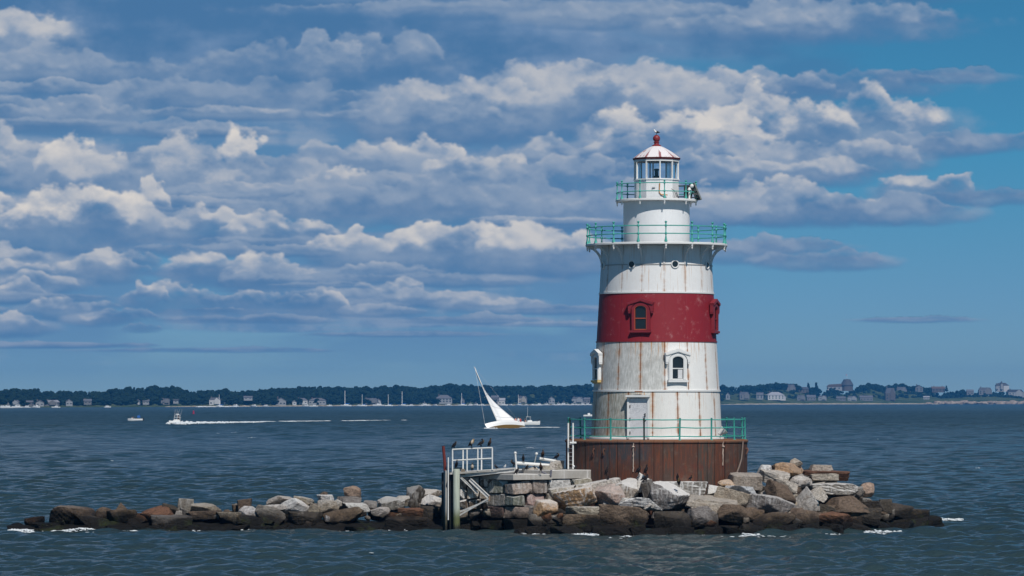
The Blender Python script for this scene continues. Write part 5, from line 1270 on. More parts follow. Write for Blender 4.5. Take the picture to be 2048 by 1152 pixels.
# small open boat with a blue cover
yc = dist_of(842.2) - D0
SK, PM_ = motorboat('motorboat', at(271, 842.2, yc), R(180 - 5), 4.7, 1.8, 'small white open boat with a bright blue canvas cover drifting on the water', [M['gelcoat']], fb=.85, fs=.75)
q = MB(); q.loft([[(-1.5, -.55, 1.1), (-.6, -.55, 1.1), (-.6, .55, 1.1), (-1.5, .55, 1.1)], [(-1.4, -.5, 1.75), (-.7, -.45, 1.75), (-.7, .45, 1.75), (-1.4, .5, 1.75)]]); fit(q, 'canvas_cover', M['blue_cover'], SK, PM_, 25)
q = MB(); q.tube([(-1.2, 0, 1.7), (-1.2, 0, 2.9)], .035, 5); fit(q, 'aerial', M['blue_cover'], SK, PM_)
q = MB(); q.box((-.2, 0, .75), (.9, .8, .75)); fit(q, 'console', M['tint'], SK, PM_)
q = MB(); q.box((-2.45, 0, .65), (.28, .4, .8)); fit(q, 'outboard', M['black'], SK, PM_)
person(at(267, 838.8, yc) - Vector((0, 0, .3)), 'x', M['darkshirt'], 'person in dark clothes sitting ahead of the blue canvas cover', 175, .95)
person(at(264, 839.2, yc) - Vector((0, 0, .4)), 'x', M['whiteshirt'], 'person in a white top near the bow of the small open boat', 5, .95)
# speeding boat with a tower
yd = dist_of(849.5) - D0
SP, PM_ = motorboat('motorboat', at(352, 847.5, yd), R(180 + 42), 6.6, 2.4, 'sport fishing boat with a tuna tower and rods racing ahead of its white wake', [M['gelcoat'], M['navy']], fb=1.25, fs=.85, pitch=6)
q = MB(); q.loft([[(-1.2, -.85, .95), (1.3, -.8, 1.1), (1.3, .8, 1.1), (-1.2, .85, .95)], [(-1.0, -.8, 2.0), (.5, -.7, 2.05), (.5, .7, 2.05), (-1.0, .8, 2.0)]]); fit(q, 'cabin', M['gelcoat'], SP, PM_, 25)
q = MB(); q.box((-.4, 0, 3.0), (2.0, 1.9, .10)); fit(q, 'hard_top', M['gelcoat'], SP, PM_)
for x, y in ((-1.2, -.8), (-1.2, .8), (.4, -.8), (.4, .8)): q = MB(); q.tube([(x, y, .95), (x, y, 3.0), (x * .5, y * .6, 4.5)], .05, 6); fit(q, 'tower_leg', M['alloy'], SP, PM_)
q = MB(); q.box((-.2, 0, 4.5), (.9, 1.1, .5)); fit(q, 'tower_platform', M['gelcoat'], SP, PM_)
for y, dx in ((-1.0, -.6), (1.0, -.6), (-.9, .5), (.9, .5)): q = MB(); q.tube([(dx, y, 2.4), (dx - .5, y * 1.5, 7.0)], [.05, .025], 5); fit(q, 'outrigger', M['alloy'], SP, PM_)
SP.scale = (.70, .70, .56)
person((SP.matrix_basis @ PM_) @ Vector((-.9, .3, .95)), 'x', M['darkshirt'], 'helmsman in dark clothes under the hard top of the racing boat', 230, 1.0, False)
# foam: wakes and broken water
m_, t_, b_ = new_mat('white_foam'); b_.inputs['Base Color'].default_value = (.62, .66, .69, 1); b_.inputs['Roughness'].default_value = .9
M['foam'] = m_
FV, FF = [], []
def fleck(x, y, z, sx, sy, sz):
    v, f = ICO[1]; o = len(FV); j = rng.uniform(.6, 1.3, (len(v), 1))
    c = v * j * np.array([sx, sy, sz]) + np.array([x, y, z]); FV.extend(c.tolist()); FF.extend((f + o).tolist())
def flush(name, label):
    global FV, FF
    o = obj(name, np_mesh(name, np.array(FV), np.array(FF), M['foam'])); tag(o, label, 'foam', kind='stuff'); FV, FF = [], []
for i in range(620):                                      # wake of the racing boat
    t = rng.rand() ** 1.6; px = 352 + 175 * t + rng.normal(0, 2); py = 849.3 - 3.6 * t + rng.normal(0, .35)
    d = dist_of(py); p = at(px, py, d - D0); s = (1 - t) ** .8
    fleck(p.x, p.y, .28, rng.uniform(.3, .95), rng.uniform(.3, 1), rng.uniform(.10, .42) * (.18 + .8 * s) * (1.7 if rng.rand() < .12 else 1))
for i in range(170):
    t = rng.rand(); px = 520 + 290 * t; py = 845.8 - 3.2 * t + rng.normal(0, .2)
    if math.sin(px * .11) + math.sin(px * .043 + 1) < -1.1 + t * .9: continue
    p = at(px, py, dist_of(py) - D0); fleck(p.x, p.y, .38, rng.uniform(.5, 1.4), rng.uniform(.3, .8), rng.uniform(.04, .11))
for i in range(60):
    p = at(337 + rng.normal(0, 2.4), 849.2 + rng.normal(0, .8), yd + rng.normal(0, 1)); fleck(p.x, p.y, .1, rng.uniform(.15, .4), .3, rng.uniform(.15, .55))
flush('wake', 'long white wake behind the racing boat')
for i in range(90):
    p = at(978 + abs(rng.normal(0, 5)) * (1 if rng.rand() < .6 else -.6), 857.6 + rng.normal(0, .25), dist_of(857.8) - D0); fleck(p.x, p.y, .05, rng.uniform(.2, .5), .3, rng.uniform(.08, .25))
for i in range(110):
    px = rng.uniform(1045, 1115) ; p = at(px, 857.2 + rng.normal(0, .2), dist_of(857.0) - D0); fleck(p.x, p.y, .25, rng.uniform(.3, .8), .3, rng.uniform(.03, .10))
flush('bow_wave', 'white bow wave and trail along the yacht')
def foam_line(px0, px1, py, n, up=.10, spread=1.0):
    for i in range(n):
        px = rng.uniform(px0, px1); u = (px - px0) / (px1 - px0); k = math.sin(math.pi * u)
        p = at(px, py + rng.normal(0, spread), dist_of(py + rng.normal(0, spread)) - D0); fleck(p.x, p.y, rng.uniform(0, up * 1.2), rng.uniform(.03, .15), rng.uniform(.03, .12), rng.uniform(.012, up * .55))
for a in ((18, 66, 1066, 150, .12), (104, 142, 1064.5, 50, .06), (130, 192, 1062, 110, .12), (200, 300, 1064, 50, .05), (365, 400, 1065, 30, .05), (478, 508, 1062, 45, .07), (612, 640, 1061, 40, .07), (656, 702, 1059, 120, .13), (775, 832, 1060, 110, .09), (1128, 1196, 1072, 110, .09), (1400, 1426, 1076, 50, .08), (1484, 1516, 1073, 60, .1), (1600, 1680, 1071, 40, .06), (1730, 1800, 1067, 90, .1), (1846, 1862, 1052, 60, .12), (1872, 1926, 1045, 90, .16), (1040, 1110, 1071, 40, .05), (1250, 1380, 1075, 40, .05), (900, 1010, 1066, 20, .04)): foam_line(*a)
foam_line(30, 885, 1064, 150, .03, 1.2); foam_line(1040, 1720, 1074, 150, .03, 1.2); foam_line(1720, 1860, 1062, 40, .03, 4)
flush('foam', 'white foam where the sea breaks along the rocks')
for px, py, n in ((740, 1111, 22), (466, 866, 10), (430, 868, 8), (502, 876, 10), (1060, 897, 14), (1538, 871, 8), (1692, 845, 6), (1954, 938, 10), (1610, 902, 10), (209, 981, 8), (1760, 880, 5), (700, 960, 4)):
    for i in range(n // 2):
        s = .75 if py > 900 else 1.3; p = at(px + rng.normal(0, 4.5), py + rng.normal(0, .5), dist_of(py) - D0 + rng.normal(0, .3)); fleck(p.x, p.y, rng.uniform(.06, .16), rng.uniform(.04, .15) * s, rng.uniform(.03, .1) * s, rng.uniform(.006, .018) * s)
flush('whitecap_foam', 'scattered small whitecaps on the open water')
# red can buoy
yb = dist_of(828.3) - D0
q = MB(); q.lathe([(.0, -.4), (.75, -.35), (.75, .2), (.45, .25), (.40, 1.5), (.0, 1.75)], 16); tag(obj('channel_buoy', q.mesh('channel_buoy', plain('red_buoy_paint', (.30, .02, .06), .5), 40), at(387, 828.3, yb)), 'small red channel buoy beyond the racing boat', 'buoy')
# small boat showing past the tower
yb = dist_of(833.5) - D0
BS, PM_ = motorboat('motorboat', at(1177.5, 833.3, yb), R(10), 4.5, 1.8, 'tiny white open boat just clear of the lighthouse base', [M['gelcoat']], fb=.9, fs=.7)
q = MB(); q.box((0, 0, 1.0), (.9, .8, .8)); fit(q, 'console', M['gelcoat'], BS, PM_)
# ------------------------------------------------------------------ the far shore
SKY_PX = [-400, -200, 0, 70, 100, 150, 200, 250, 290, 330, 345, 360, 400, 450, 480, 520, 565, 600, 680, 750, 780, 800, 830, 870, 895, 940, 1000, 1050, 1100, 1130, 1170, 1190, 1250, 1320, 1400, 1440, 1455, 1500, 1520, 1560, 1585, 1605, 1632, 1644, 1665, 1720, 1740, 1760, 1775, 1800, 1815, 1845, 1860, 1880, 1930, 1960, 2000, 2048, 2300, 2500]
SKY_PY = [780, 778, 779, 777, 782, 783, 782, 776, 771, 776, 773, 777, 782, 779, 782, 779, 775, 773, 774, 774, 772, 770, 774, 772, 769, 770, 772, 773, 770, 773, 768, 765, 766, 766, 764, 766, 774, 772, 769, 765, 768, 773, 776, 784, 776, 772, 765, 771, 771, 766, 770, 772, 776, 784, 781, 778, 779, 784, 782, 780]
def skyline(px): return np.interp(px, SKY_PX, SKY_PY)
def shore_d(px): return np.interp(px, [-600, 0, 500, 900, 1200, 1450, 1800, 2048, 2600], [3350, 3420, 3900, 4650, 5150, 5600, 6100, 6150, 6200])
def wpt(px, d, z): return ((px - PXM) * d / FPX + CAMX, d - D0, z)
def z_of(px, py, d): return CAMZ - (py - HORIZ) * d / FPX
def plain_v(name, c1, c2, sc):
    m, t, b = new_mat(name); p_ = t.n('ShaderNodeNewGeometry').outputs['Position']
    t.set(b.inputs['Base Color'], t.mix(t.step(.4, .6, t.noise(p_, sc, 5, .6)), c1, c2)); b.inputs['Roughness'].default_value = .9; b.inputs['Specular IOR Level'].default_value = .08; return m
M['shore_grass'] = plain_v('shore_grass', (.036, .058, .022), (.075, .092, .040), .03)
M['sand'] = plain_v('pale_beach_sand', (.42, .36, .28), (.30, .25, .19), .05)
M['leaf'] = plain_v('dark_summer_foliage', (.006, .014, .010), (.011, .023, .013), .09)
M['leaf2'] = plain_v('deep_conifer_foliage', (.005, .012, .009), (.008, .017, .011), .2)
M['pink_rock'] = plain_v('pinkish_shore_rock', (.36, .29, .235), (.22, .175, .14), .12)
# land: beach, low ground, rising ground
cols_ = np.arange(-420, 2480, 8.0); V_ = []; prof = []
for px in cols_:
    d = float(shore_d(px)); d2 = d + 260; top = z_of(px, skyline(px), d2) - 11
    lo = 1.2 if px < 1440 else 3.2
    ln = [(d, -1.2), (d + 6, .6), (d + 20, 1.1), (d + 60, lo), (d + 150, max(lo + .5, min(top, lo + 6))), (d2, max(lo + 1, top)), (d2 + 900, max(lo + 1, top) - 2)]
    for dd, z_ in ln: V_.append(wpt(px, dd, z_ + (rng.normal(0, .25) if z_ > .9 else 0)))
nl = 7; ii = np.arange(len(cols_) * nl).reshape(-1, nl)
fc = np.stack([ii[:-1, :-1], ii[1:, :-1], ii[1:, 1:], ii[:-1, 1:]], -1).reshape(-1, 4)
o = obj('far_shore_ground', np_mesh('far_shore_ground', V_, fc, M['shore_grass'])); tag(o, 'low green land along the far shore', 'land', kind='structure')
# beach strip standing a little proud of the land
def strip(name, mat, px0, px1, step, rows_, label, jit, kind='structure'):
    xs = np.arange(px0, px1, step); VV = []
    for px in xs:
        d = float(shore_d(px)); f_ = min(1, (px - px0) / 60, (px1 - px) / 60)
        for dd, z_ in rows_(px, f_): VV.append(wpt(px, d + dd, z_ + rng.normal(0, jit)))
    k = len(rows_(px0, 1)); ii = np.arange(len(xs) * k).reshape(-1, k)
    fc = np.stack([ii[:-1, :-1], ii[1:, :-1], ii[1:, 1:], ii[:-1, 1:]], -1).reshape(-1, 4)
    return tag(obj(name, np_mesh(name, VV, fc, mat)), label, 'shore', kind=kind)
strip('beach', M['sand'], 1435, 1990, 4, lambda px, f: [(-30, -.5), (-24, .6), (-12, 1.4 * f), (0, 1.9 * f)], 'pale sandy beach under the low dunes', .2)
strip('beach', M['sand'], 330, 1190, 4, lambda px, f: [(-14, -.5), (-10, .3), (-6, .7 * f), (0, .9 * f)], 'thin pale strip of beach below the woods', .15)
strip('dune_ground', M['shore_grass'], 1430, 2420, 5, lambda px, f: [(-10, 1.0), (-4, 2.6 + 1.2 * f), (30, 4.0 + (3.4 if 1800 < px < 1990 else 0) * f * max(0, math.sin((px - 1800) / 190 * math.pi))), (90, 3.4)], 'low green dunes behind the beach', .25)
# pinkish shore rocks
VV, FFc = [], []
for i in range(230):
    px = 1850 + 560 * (i + rng.rand()) / 230; d = float(shore_d(px)) - rng.uniform(4, 36); v, f = ICO[1]; s = rng.uniform(2.0, 6.5)
    if px < 1890 and rng.rand() < .6: continue
    c = v * rng.uniform(.7, 1.2, (len(v), 1)) * np.array([s * 1.5, s, s * rng.uniform(.3, .75)]) + np.array(wpt(px, d, rng.uniform(.3, 2.6)))
    FFc.extend((f + len(VV)).tolist()); VV.extend(c.tolist())
tag(obj('shore_rocks', np_mesh('shore_rocks', np.array(VV), np.array(FFc), M['pink_rock'], False)), 'sunlit pinkish rocks along the far shore', 'rocks', kind='stuff')
# woods: crowns built of many leafy lumps
def crown(rs, r, h, cone=False, lumps=13, ico=1):
    """verts, faces of one ragged crown standing on z = 0"""
    vs, fs = [], []; v, f = ICO[ico]
    if cone:
        for k in range(7):
            t = k / 7; rr_ = r * (1 - t) ** .9 + .3; n = max(2, int(5 * (1 - t)))
            for q in range(n):
                a = rs.uniform(0, 6.28); c = v * rs.uniform(.6, 1.2, (len(v), 1)) * np.array([rr_ * .6, rr_ * .6, h * .11]) + np.array([math.cos(a) * rr_ * .45, math.sin(a) * rr_ * .45, h * (.12 + .85 * t)])
                fs.extend((f + len(vs)).tolist()); vs.extend(c.tolist())
    else:
        for k in range(lumps):
            a = rs.uniform(0, 6.28); u = rs.uniform(-1, 1); rad = rs.uniform(.25, .72); s = rs.uniform(.20, .42)
            c0 = np.array([math.cos(a) * rad * r * math.sqrt(1 - u * u * .7), math.sin(a) * rad * r * math.sqrt(1 - u * u * .7), h * (.56 + .33 * u)])
            c = v * rs.uniform(.65, 1.25, (len(v), 1)) * np.array([s * r, s * r, s * h * .5]) + c0
            fs.extend((f + len(vs)).tolist()); vs.extend(c.tolist())
    return np.array(vs), np.array(fs)
trs = np.random.RandomState(77)
GAP = lambda px: (1637 < px < 1652)
VV, FFc, off = [], [], 0
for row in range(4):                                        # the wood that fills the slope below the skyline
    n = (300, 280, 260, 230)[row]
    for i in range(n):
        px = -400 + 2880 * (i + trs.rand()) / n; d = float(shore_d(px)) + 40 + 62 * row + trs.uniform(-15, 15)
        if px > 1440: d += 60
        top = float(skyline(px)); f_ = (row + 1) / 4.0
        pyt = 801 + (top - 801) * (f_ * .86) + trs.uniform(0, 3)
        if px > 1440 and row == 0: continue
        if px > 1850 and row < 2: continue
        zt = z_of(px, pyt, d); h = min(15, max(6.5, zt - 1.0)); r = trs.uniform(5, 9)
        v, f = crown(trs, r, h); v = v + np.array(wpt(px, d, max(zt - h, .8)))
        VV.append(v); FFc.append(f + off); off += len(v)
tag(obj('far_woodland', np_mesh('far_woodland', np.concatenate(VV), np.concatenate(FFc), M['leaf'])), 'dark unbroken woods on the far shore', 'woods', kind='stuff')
m_bark = plain('grey_bark', (.06, .05, .04), .9)
CR = []
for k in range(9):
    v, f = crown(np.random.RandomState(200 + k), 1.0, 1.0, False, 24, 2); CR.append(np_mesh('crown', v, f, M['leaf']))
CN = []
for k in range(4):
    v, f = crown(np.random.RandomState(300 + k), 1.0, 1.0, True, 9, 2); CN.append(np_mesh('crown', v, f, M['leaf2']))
tk = MB(); tk.tube([(0, 0, -.1), (.01, 0, .25), (0, .01, .55)], [.05, .04, .02], 7); TK = tk.mesh('trunk', m_bark, 50)
def tree(px, pytop, d, r, h, conifer, label, group):
    zt = z_of(px, pytop, d); t = thing('conifer_tree' if conifer else 'broadleaf_tree', wpt(px, d, zt - h), label, 'tree', group)
    c = obj('crown', random.choice(CN if conifer else CR), (0, 0, 0), t); c.scale = (r, r, h); c.rotation_euler = (0, 0, random.uniform(0, 6.28))
    k = obj('trunk', TK, (0, 0, 0), t); k.scale = (h * .8, h * .8, h); return t
px = -20.0
while px < 2070:
    if not GAP(px) and not (1672 < px < 1712) and not (1866 < px < 1888) and not (1930 < px < 2036):
        d = float(shore_d(px)) + 275 + random.uniform(-10, 10); m_per = d / FPX
        w_ = random.uniform(9, 15) / m_per * .5
        if not 1183 < px < 1443:
            con = 262 < px < 300 or random.random() < .06
            tree(px, float(skyline(px)) + random.uniform(-1.5, 2.2), d, random.uniform(5.0, 8.0) * (.55 if con else 1), random.uniform(12, 16), con,
                 'dark pointed conifer breaking the skyline of the far woods' if con else 'rounded dark tree on the skyline of the far woods', 'conifers on the far skyline' if con else 'rounded trees on the far skyline')
        px += w_ * .8
    else: px += 5
for px, py, r, h, con, lab in ((1617, 764.5, 4.0, 17, True, 'tall dark conifer by the gap in the far trees, paired with a narrower one'), (1632, 763.5, 4.4, 20, True, 'taller of two dark conifers beside the sharp gap in the far trees'), (1893, 770.5, 2.4, 10, True, 'lone slim conifer beside the house with two chimneys'), (346, 771, 6, 15, False, 'round crowned tree standing clear above the woods behind the racing boat'), (896, 767.5, 9, 16, False, 'broad tree top rising above the woods near the yacht mast')):
    tree(px, py, float(shore_d(px)) + 250, r, h, con, lab, None)
# houses
WALL = dict(white=plain('white_clapboard', (.46, .46, .47), .7), grey=plain('grey_shingle', (.15, .15, .16), .8), pale=plain('pale_grey_clapboard', (.26, .27, .29), .7), brown=plain('brown_shingle', (.09, .075, .07), .8), cream=plain('cream_clapboard', (.34, .31, .27), .7))
ROOF = dict(grey=plain('grey_roof_shingle', (.11, .11, .13), .8), dark=plain('dark_roof_shingle', (.05, .05, .06), .8), pale=plain('pale_roof', (.30, .30, .33), .7), brown=plain('brown_roof', (.10, .07, .06), .8))
wnm = MB(); wnm.box((0, 0, 0), (1.3, .12, 1.7)); WIN = wnm.mesh('window', M['tint'])
def house(px, pyb, pyt, wpx, wall, roof, label, kind='gable', back=12, nwin=3, chim=1, rz=0, group=None):
    d = float(shore_d(px)) + back; s = d / FPX; W = wpx * s; H = (pyb - pyt) * s; D_ = max(6, W * .55)
    t = thing('house', wpt(px, d, z_of(px, pyb, d)), label, 'house', group, R(rz)); hw = H * (.58 if kind != 'tower' else .62)
    q = MB(); q.box((0, 0, hw / 2 - .8), (W, D_, hw + 1.6)); q.build('wall', WALL[wall], t)
    q = MB(); o_ = .45
    if kind == 'cross':
        q.prism([(-W * .5 - o_, hw - .2), (W * .5 + o_, hw - .2), (W * .5 - D_ * .25, H), (-W * .5 + D_ * .25, H)], -D_ * .35, D_ * .5 + o_)
        rf = q.build('roof', ROOF[roof], t)
        g = MB(); gw = W * .22; g.prism([(-gw, hw * .0), (gw, 0), (gw, hw * 1.0), (0, H * .97), (-gw, hw * 1.0)], -D_ * .5 - 1.0, -D_ * .2, Matrix.Translation((W * .18, 0, 0))); g.build('front_gable', WALL[wall], t)
    elif kind == 'hip':
        q.loft([[(-W / 2 - o_, -D_ / 2 - o_, hw - .1), (W / 2 + o_, -D_ / 2 - o_, hw - .1), (W / 2 + o_, D_ / 2 + o_, hw - .1), (-W / 2 - o_, D_ / 2 + o_, hw - .1)], [(-W * .22, -.3, H), (W * .22, -.3, H), (W * .22, .3, H), (-W * .22, .3, H)]]); rf = q.build('roof', ROOF[roof], t)
    elif kind == 'end':                                      # gable end towards us
        q.add([(-W / 2 - o_, -D_ / 2 - o_, hw - .25), (0, -D_ / 2 - o_, H), (W / 2 + o_, -D_ / 2 - o_, hw - .25), (-W / 2 - o_, D_ / 2 + o_, hw - .25), (0, D_ / 2 + o_, H), (W / 2 + o_, D_ / 2 + o_, hw - .25), (0, -D_ / 2 - o_, H - .5), (0, D_ / 2 + o_, H - .5)], [(0, 3, 4, 1), (1, 4, 5, 2), (0, 6, 7, 3), (6, 2, 5, 7), (0, 1, 6), (1, 2, 6), (3, 7, 4), (4, 7, 5)]); rf = q.build('roof', ROOF[roof], t)
        g = MB(); g.prism([(-W / 2, hw - .2), (W / 2, hw - .2), (0, H - .5)], -D_ / 2, D_ / 2); g.build('gable', WALL[wall], t)
    else:
        q.add([(-W / 2 - o_, -D_ / 2 - o_, hw - .2), (W / 2 + o_, -D_ / 2 - o_, hw - .2), (W / 2 + o_, D_ / 2 + o_, hw - .2), (-W / 2 - o_, D_ / 2 + o_, hw - .2), (-W / 2 - o_, 0, H), (W / 2 + o_, 0, H)], [(0, 1, 5, 4), (2, 3, 4, 5), (0, 4, 3), (1, 2, 5), (3, 2, 1, 0)]); rf = q.build('roof', ROOF[roof], t)
    for k in range(chim):
        c_ = MB(); c_.box(((-.32 + .64 * k) * W, .5, H * .98), (1.1, 1.1, H * .34)); c_.build('chimney', ROOF['brown'], rf)
    for k in range(nwin):
        for lv in ((.28,) if hw < 4.5 else (.24, .68)):
            w_ = obj('window', WIN, ((k + .5) / nwin * W - W / 2, -D_ / 2 - .03, hw * lv), t); w_.scale = (min(1.3, W / nwin / 2.4), 1, min(1.2, hw / 6))
    return t
HS = [
 (26, 809, 800, 24, 'pale', 'grey', 'cross', 'pale house with a front gable at the shore, nearest the frame edge'), (57, 809, 801, 18, 'grey', 'grey', 'gable', 'low grey house second along the wooded shore'),
 (80, 810, 800, 16, 'pale', 'grey', 'end', 'small pale house with its gable end to the water beside a long one'), (103, 810, 800, 28, 'grey', 'pale', 'cross', 'long grey shore house with a light roof'),
 (138, 809, 798, 13, 'pale', 'grey', 'end', 'narrow tall pale house with a gable end among shore trees'), (175, 806, 798, 15, 'grey', 'grey', 'gable', 'grey house half sunk in the trees above the shore'),
 (276, 806, 799, 7, 'white', 'grey', 'end', 'tiny white cottage behind the small open boat'), (292, 806, 799, 12, 'pale', 'grey', 'gable', 'pale cottage next to the tiny white one'),
 (331, 806, 797, 17, 'grey', 'grey', 'cross', 'grey house in the trees just behind the racing boat'), (352, 804, 798, 10, 'pale', 'dark', 'gable', 'small pale house among trees close by the grey one'),
 (430, 808, 795, 22, 'white', 'grey', 'cross', 'white many gabled house above the start of the long wake'), (445, 806, 798, 8, 'pale', 'grey', 'end', 'slim annex house touching the white many gabled one'),
 (496, 798, 792, 17, 'pale', 'grey', 'gable', 'pale house high among the trees above the wake'), (562, 809, 795, 20, 'pale', 'grey', 'end', 'tall pale house with a big gable on the shore lawn'),
 (588, 808, 801, 8, 'white', 'pale', 'end', 'little white boathouse on the shore lawn'), (604, 806, 796, 22, 'white', 'grey', 'hip', 'bright white house with porch behind moored boats'),
 (635, 807, 796, 34, 'pale', 'grey', 'hip', 'wide grey roofed house with a lawn, by the bright white one'), (741, 806, 796, 28, 'grey', 'grey', 'cross', 'grey gabled house behind the tall moored masts'),
 (757, 806, 797, 10, 'pale', 'grey', 'end', 'pale gable end joined to the grey gabled house behind the masts'), (888, 805, 790, 32, 'pale', 'grey', 'hip', 'very large pale house with a hipped roof ahead of the yacht'),
 (925, 806, 795, 8, 'grey', 'grey', 'end', 'narrow grey house close to the yacht mast'), (990, 801, 791, 14, 'grey', 'grey', 'gable', 'grey house above the yacht mainsail'),
 (997, 807, 796, 26, 'white', 'pale', 'gable', 'long white house with a veranda behind the yacht'), (1045, 804, 792, 16, 'cream', 'grey', 'cross', 'cream house in the trees behind the aerial of the white motorboat'),
 (1103, 805, 793, 12, 'pale', 'grey', 'end', 'pale tall house between yacht and lighthouse'), (1155, 804, 794, 22, 'pale', 'grey', 'cross', 'pale gabled house close to the white wall of the lighthouse'), (1174, 804, 795, 12, 'grey', 'grey', 'gable', 'grey house last before the lighthouse hides the shore'),
 (1456, 797, 785, 8, 'pale', 'grey', 'end', 'pale narrow house first past the lighthouse'), (1488, 797, 784, 20, 'grey', 'grey', 'cross', 'grey gabled house over the dunes near the lighthouse'), (1520, 797, 785, 13, 'pale', 'grey', 'gable', 'pale house over the dunes beside a grey gabled one'),
 (1550, 798, 784, 34, 'white', 'pale', 'hip', 'wide white house with a pale roof over the dunes'), (1563, 799, 793, 16, 'white', 'pale', 'gable', 'low bright white building in front of the wide white house'),
 (1580, 785, 769, 22, 'grey', 'grey', 'cross', 'large grey house in the trees high above the dunes'), (1606, 784, 774, 20, 'brown', 'dark', 'gable', 'brown house below the paired conifers'),
 (1602, 799, 790, 16, 'grey', 'grey', 'cross', 'first of the shingled houses in the row over the beach, beside the white building'), (1622, 799, 790, 18, 'grey', 'grey', 'gable', 'shingled house below the paired conifers in the beach row'), (1645, 799, 791, 16, 'pale', 'grey', 'cross', 'shingled house below the gap in the trees in the beach row'),
 (1682, 800, 793, 18, 'grey', 'grey', 'gable', 'shingled house below the domed hall in the beach row'), (1704, 800, 792, 18, 'pale', 'grey', 'cross', 'light shingled house past the domed hall in the beach row'), (1732, 800, 791, 26, 'grey', 'grey', 'gable', 'long shingled house ending the beach row'),
 (1780, 800, 776, 20, 'brown', 'grey', 'cross', 'tall brown house stepping down the hill to the dunes'), (1802, 791, 774, 22, 'grey', 'grey', 'cross', 'big grey gabled house on the hillside trees'), (1818, 793, 783, 18, 'pale', 'grey', 'hip', 'pale hillside house just below the big grey gabled one'),
 (1838, 782, 770, 15, 'grey', 'dark', 'end', 'dark roofed house on top of the hill'), (1876, 783, 773, 26, 'brown', 'brown', 'gable', 'house with two end chimneys alone on the skyline'),
 (1853, 797, 792, 12, 'pale', 'pale', 'gable', 'low pale cottage in the green slope'), (1970, 788, 775, 26, 'grey', 'grey', 'cross', 'grey house with dark dormers on the far green hill'), (2030, 793, 779, 32, 'pale', 'dark', 'cross', 'long terraced house below the turreted mansion'), (1940, 788, 779, 14, 'grey', 'grey', 'gable', 'small grey house on the green hill by the dormered one'),
]
for px, pb, pt, w_, wl, rf_, kd, lab in HS:
    high = pb < 794
    house(px, pb, pt, w_, wl, rf_, lab, kd, (262 if px > 1440 else 120) if high else (24 if px < 1440 else 95), max(1, min(5, int(w_ / 6))), 2 if 'two end' in lab else (1 if w_ > 14 else 0), random.uniform(-12, 12))
# the domed hall on the hill
d = float(shore_d(1694)) + 285; s = d / FPX
DH = thing('domed_hall', wpt(1694, d, z_of(1694, 777, d)), 'large hall with a dark domed roof and flag on the skyline beyond the dunes', 'hall')
q = MB(); q.lathe([(9.5, -4), (9.5, 5), (10.4, 5.2)], 12); q.build('wall', WALL['brown'], DH, 30)
q = MB(); q.lathe([(10.6, 5.1), (9.6, 7.2), (8.0, 10.2), (6.3, 12.6), (5.8, 14.4), (0, 15.2)], 12); q.build('dome', ROOF['dark'], DH, 30)
q = MB(); q.tube([(0, 0, 20 * s), (0, 0, 28 * s)], .16, 5); fp = q.build('flagpole', M['alloy'], DH); q = MB(); q.box((-.9, 0, 27.2 * s), (1.8, .06, 1.1)); q.build('flag', M['redshirt'], fp)
q = MB(); q.box((-20, 0, -.5), (24, 9, 7)); q.build('wing', WALL['pale'], DH)
q = MB(); q.prism([(-33, 2.9), (-8, 2.9), (-9, 7.6), (-29, 6.4)], -5, 5); q.build('wing_roof', ROOF['brown'], DH)
for k in range(4): obj('window', WIN, (-31 + 6 * k, -4.55, .5), DH).scale = (1.4, 1, 1.3)
# turreted mansion
d = float(shore_d(2004)) + 280; s = d / FPX
TM_ = thing('mansion', wpt(2004, d, z_of(2004, 781, d)), 'turreted mansion with one bright white wall on the far hilltop', 'mansion')
q = MB(); q.box((-3, 0, 3), (15, 10, 10)); q.build('wall', WALL['pale'], TM_)
q = MB(); q.box((6.5, -1.5, 2.8), (9, 9, 9.6)); q.build('wing', WALL['white'], TM_)
q = MB(); q.loft([[(-11, -5.5, 8), (11.5, -5.5, 8), (11.5, 5.5, 8), (-11, 5.5, 8)], [(-6, -.4, 12.5), (6, -.4, 12.5), (6, .4, 12.5), (-6, .4, 12.5)]]); q.build('roof', ROOF['dark'], TM_)
for x, h_ in ((-1.5, 16.0), (-9.5, 12.5)):
    q = MB(); q.lathe([(2.4, 2), (2.4, h_ - 4.5)], 10, M=Matrix.Translation((x, -5, 0))); tt_ = q.build('turret', WALL['pale'], TM_, 30)
    q = MB(); q.lathe([(2.9, h_ - 4.6), (1.2, h_ - 2), (.0, h_)], 10, M=Matrix.Translation((x, -5, 0))); q.build('turret_roof', ROOF['dark'], tt_, 30)
for k in range(3): obj('window', WIN, (-8 + 4 * k, -5.1, 4.5), TM_)
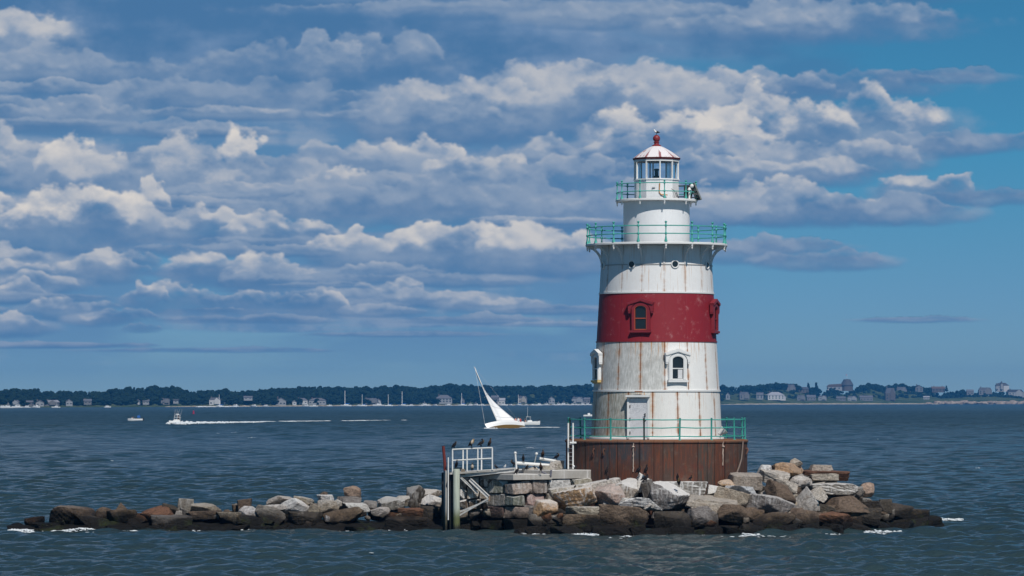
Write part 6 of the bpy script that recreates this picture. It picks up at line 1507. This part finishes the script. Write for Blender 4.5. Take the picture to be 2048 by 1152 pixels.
# moored fleet
M['moored'] = plain('dull_white_hull', (.66, .66, .66), .4)  # white toned down so the distant hulls look less crisp
def cruiser(n):
    r = thing('moored_motorboat', (0, 0, 0), 'white motorboat at anchor in the fleet below the far woods', 'motorboat', 'motorboats moored off the far shore')
    obj('hull', hull_mesh('hull', hull_rings(9 + n, 3, 1.5, 1.1, .5, 9, .85, 2.0), [M['moored']]), (0, 0, 0), r)
    q = MB(); q.loft([[(-2.6, -1.2, 1), (2.0, -1.1, 1), (2.0, 1.1, 1), (-2.6, 1.2, 1)], [(-2.2, -1.1, 2.7), (.8, -1, 2.7), (.8, 1, 2.7), (-2.2, 1.1, 2.7)]]); q.build('cabin', M['moored'], r, 25)
    q = MB(); q.box((-.7, 0, 2.2), (3.0, 2.26, .45)); q.build('window_band', M['tint'], r)
    if n: q = MB(); q.box((-1.0, 0, 3.6), (2.2, 1.9, .12)); q.build('flybridge_top', M['gelcoat'], r); q = MB(); q.tube([(-1, 0, 2.7), (-1, 0, 5.2)], .09, 5); q.build('radar_mast', M['alloy'], r)
    return r
def moored_yacht():
    r = thing('moored_yacht', (0, 0, 0), 'moored white yacht with bare mast off the far woods', 'yacht', 'yachts with bare masts moored off the far shore')
    obj('hull', hull_mesh('hull', hull_rings(10, 3, 1.3, 1.1, .6, 9, .6, 2.0), [M['gelcoat']]), (0, 0, 0), r)
    q = MB(); q.box((-.3, 0, 1.35), (4, 1.7, .6)); q.build('cabin', M['gelcoat'], r); q = MB(); q.tube([(1, 0, 1), (1, 0, 14)], [.30, .22], 6); q.build('mast', M['gelcoat'], r); q = MB(); q.tube([(1, 0, 2.2), (-3.4, 0, 2.3)], .28, 6); q.build('boom', M['blue_cover'], r)
    return r
C0, C1, Y0 = cruiser(0), cruiser(1.5), moored_yacht(); used = set()
def moor(proto, px, py, rz, sc=1.0, lab=None):
    o = proto if proto.name not in used else copy_tree(proto); used.add(proto.name)
    d = dist_of(py) if py else float(shore_d(px)) - random.uniform(60, 260); p = ((px - PXM) * d / FPX + CAMX, d - D0, 0.0)
    o.location = p; o.rotation_euler = (0, 0, R(rz)); o.scale = (sc,) * 3
    if lab:
        o['label'] = lab
    return o
for px, sc in ((692, 1.25), (726, .95), (778, .95), (806, 1.2), (925, 1.1), (1038, 1.0), (440, .9)): moor(Y0, px, None, random.uniform(150, 210), sc * .95)
for px in (6, 14, 34, 53, 72, 112, 215, 470, 507, 531, 612, 628, 660, 718, 757, 822, 842, 850, 857, 870, 897, 942, 953, 965, 1008, 1021, 1052, 1066, 1078, 1092, 1108, 1118, 1126, 1136, 1146, 1153, 1165, 1176):
    big = px in (44, 600, 757, 850, 942, 1110, 1126)
    moor(C1 if big or random.random() < .3 else C0, px, None, random.choice([random.uniform(-35, 35), random.uniform(145, 215)]), random.uniform(.62, 1.0) * (1.2 if big else 1))
for px, sc, lab in ((45, 1.0, 'larger white motor cruiser moored near the frame edge below the shore houses'), (322, 1.1, 'white motor cruiser alone on the water behind the racing boat'), (600, 1.1, 'large white motor yacht moored in front of the bright white house'), (455, 1.05, 'white cruiser under way with a pale wash below the far woods'), (1974, .9, 'tiny white boat close under the pinkish shore rocks')):
    moor(C1, px, None, 185, sc, lab).pop('group', None) if False else None
    o = [x for x in col.objects if x.get('label') == lab]
    for x in o:
        if 'group' in x: del x['group']
for i in range(60):
    px = rng.choice([rng.uniform(395, 432), rng.uniform(440, 474)]); d = float(shore_d(px)) - 250; p = wpt(px, d, 0); fleck(p[0], p[1], .3, rng.uniform(1.2, 3), 1.2, rng.uniform(.2, .6))
flush('distant_wash_foam', 'pale wash of boats under way off the far woods')
# ------------------------------------------------------------------ the air between here and the far shore
hz = MB(); hz.box((0, 4180, 36.0), (6400, 9000, 80))
m_ = bpy.data.materials.new('haze'); m_.use_nodes = True; t_ = NT(m_.node_tree)
pv = t_.n('ShaderNodeVolumePrincipled', None, Color=(.07, .42, 1.0), Density=6.0e-5, Anisotropy=0.0)
t_.t.links.new(pv.outputs[0], t_.n('ShaderNodeOutputMaterial').inputs['Volume'])
o = obj('haze', hz.mesh('haze', m_)); tag(o, 'thin blue haze over the water', 'haze', kind='stuff')
scene.cycles.volume_bounces = 0
scene.cycles.max_bounces = 8; scene.cycles.transparent_max_bounces = 24
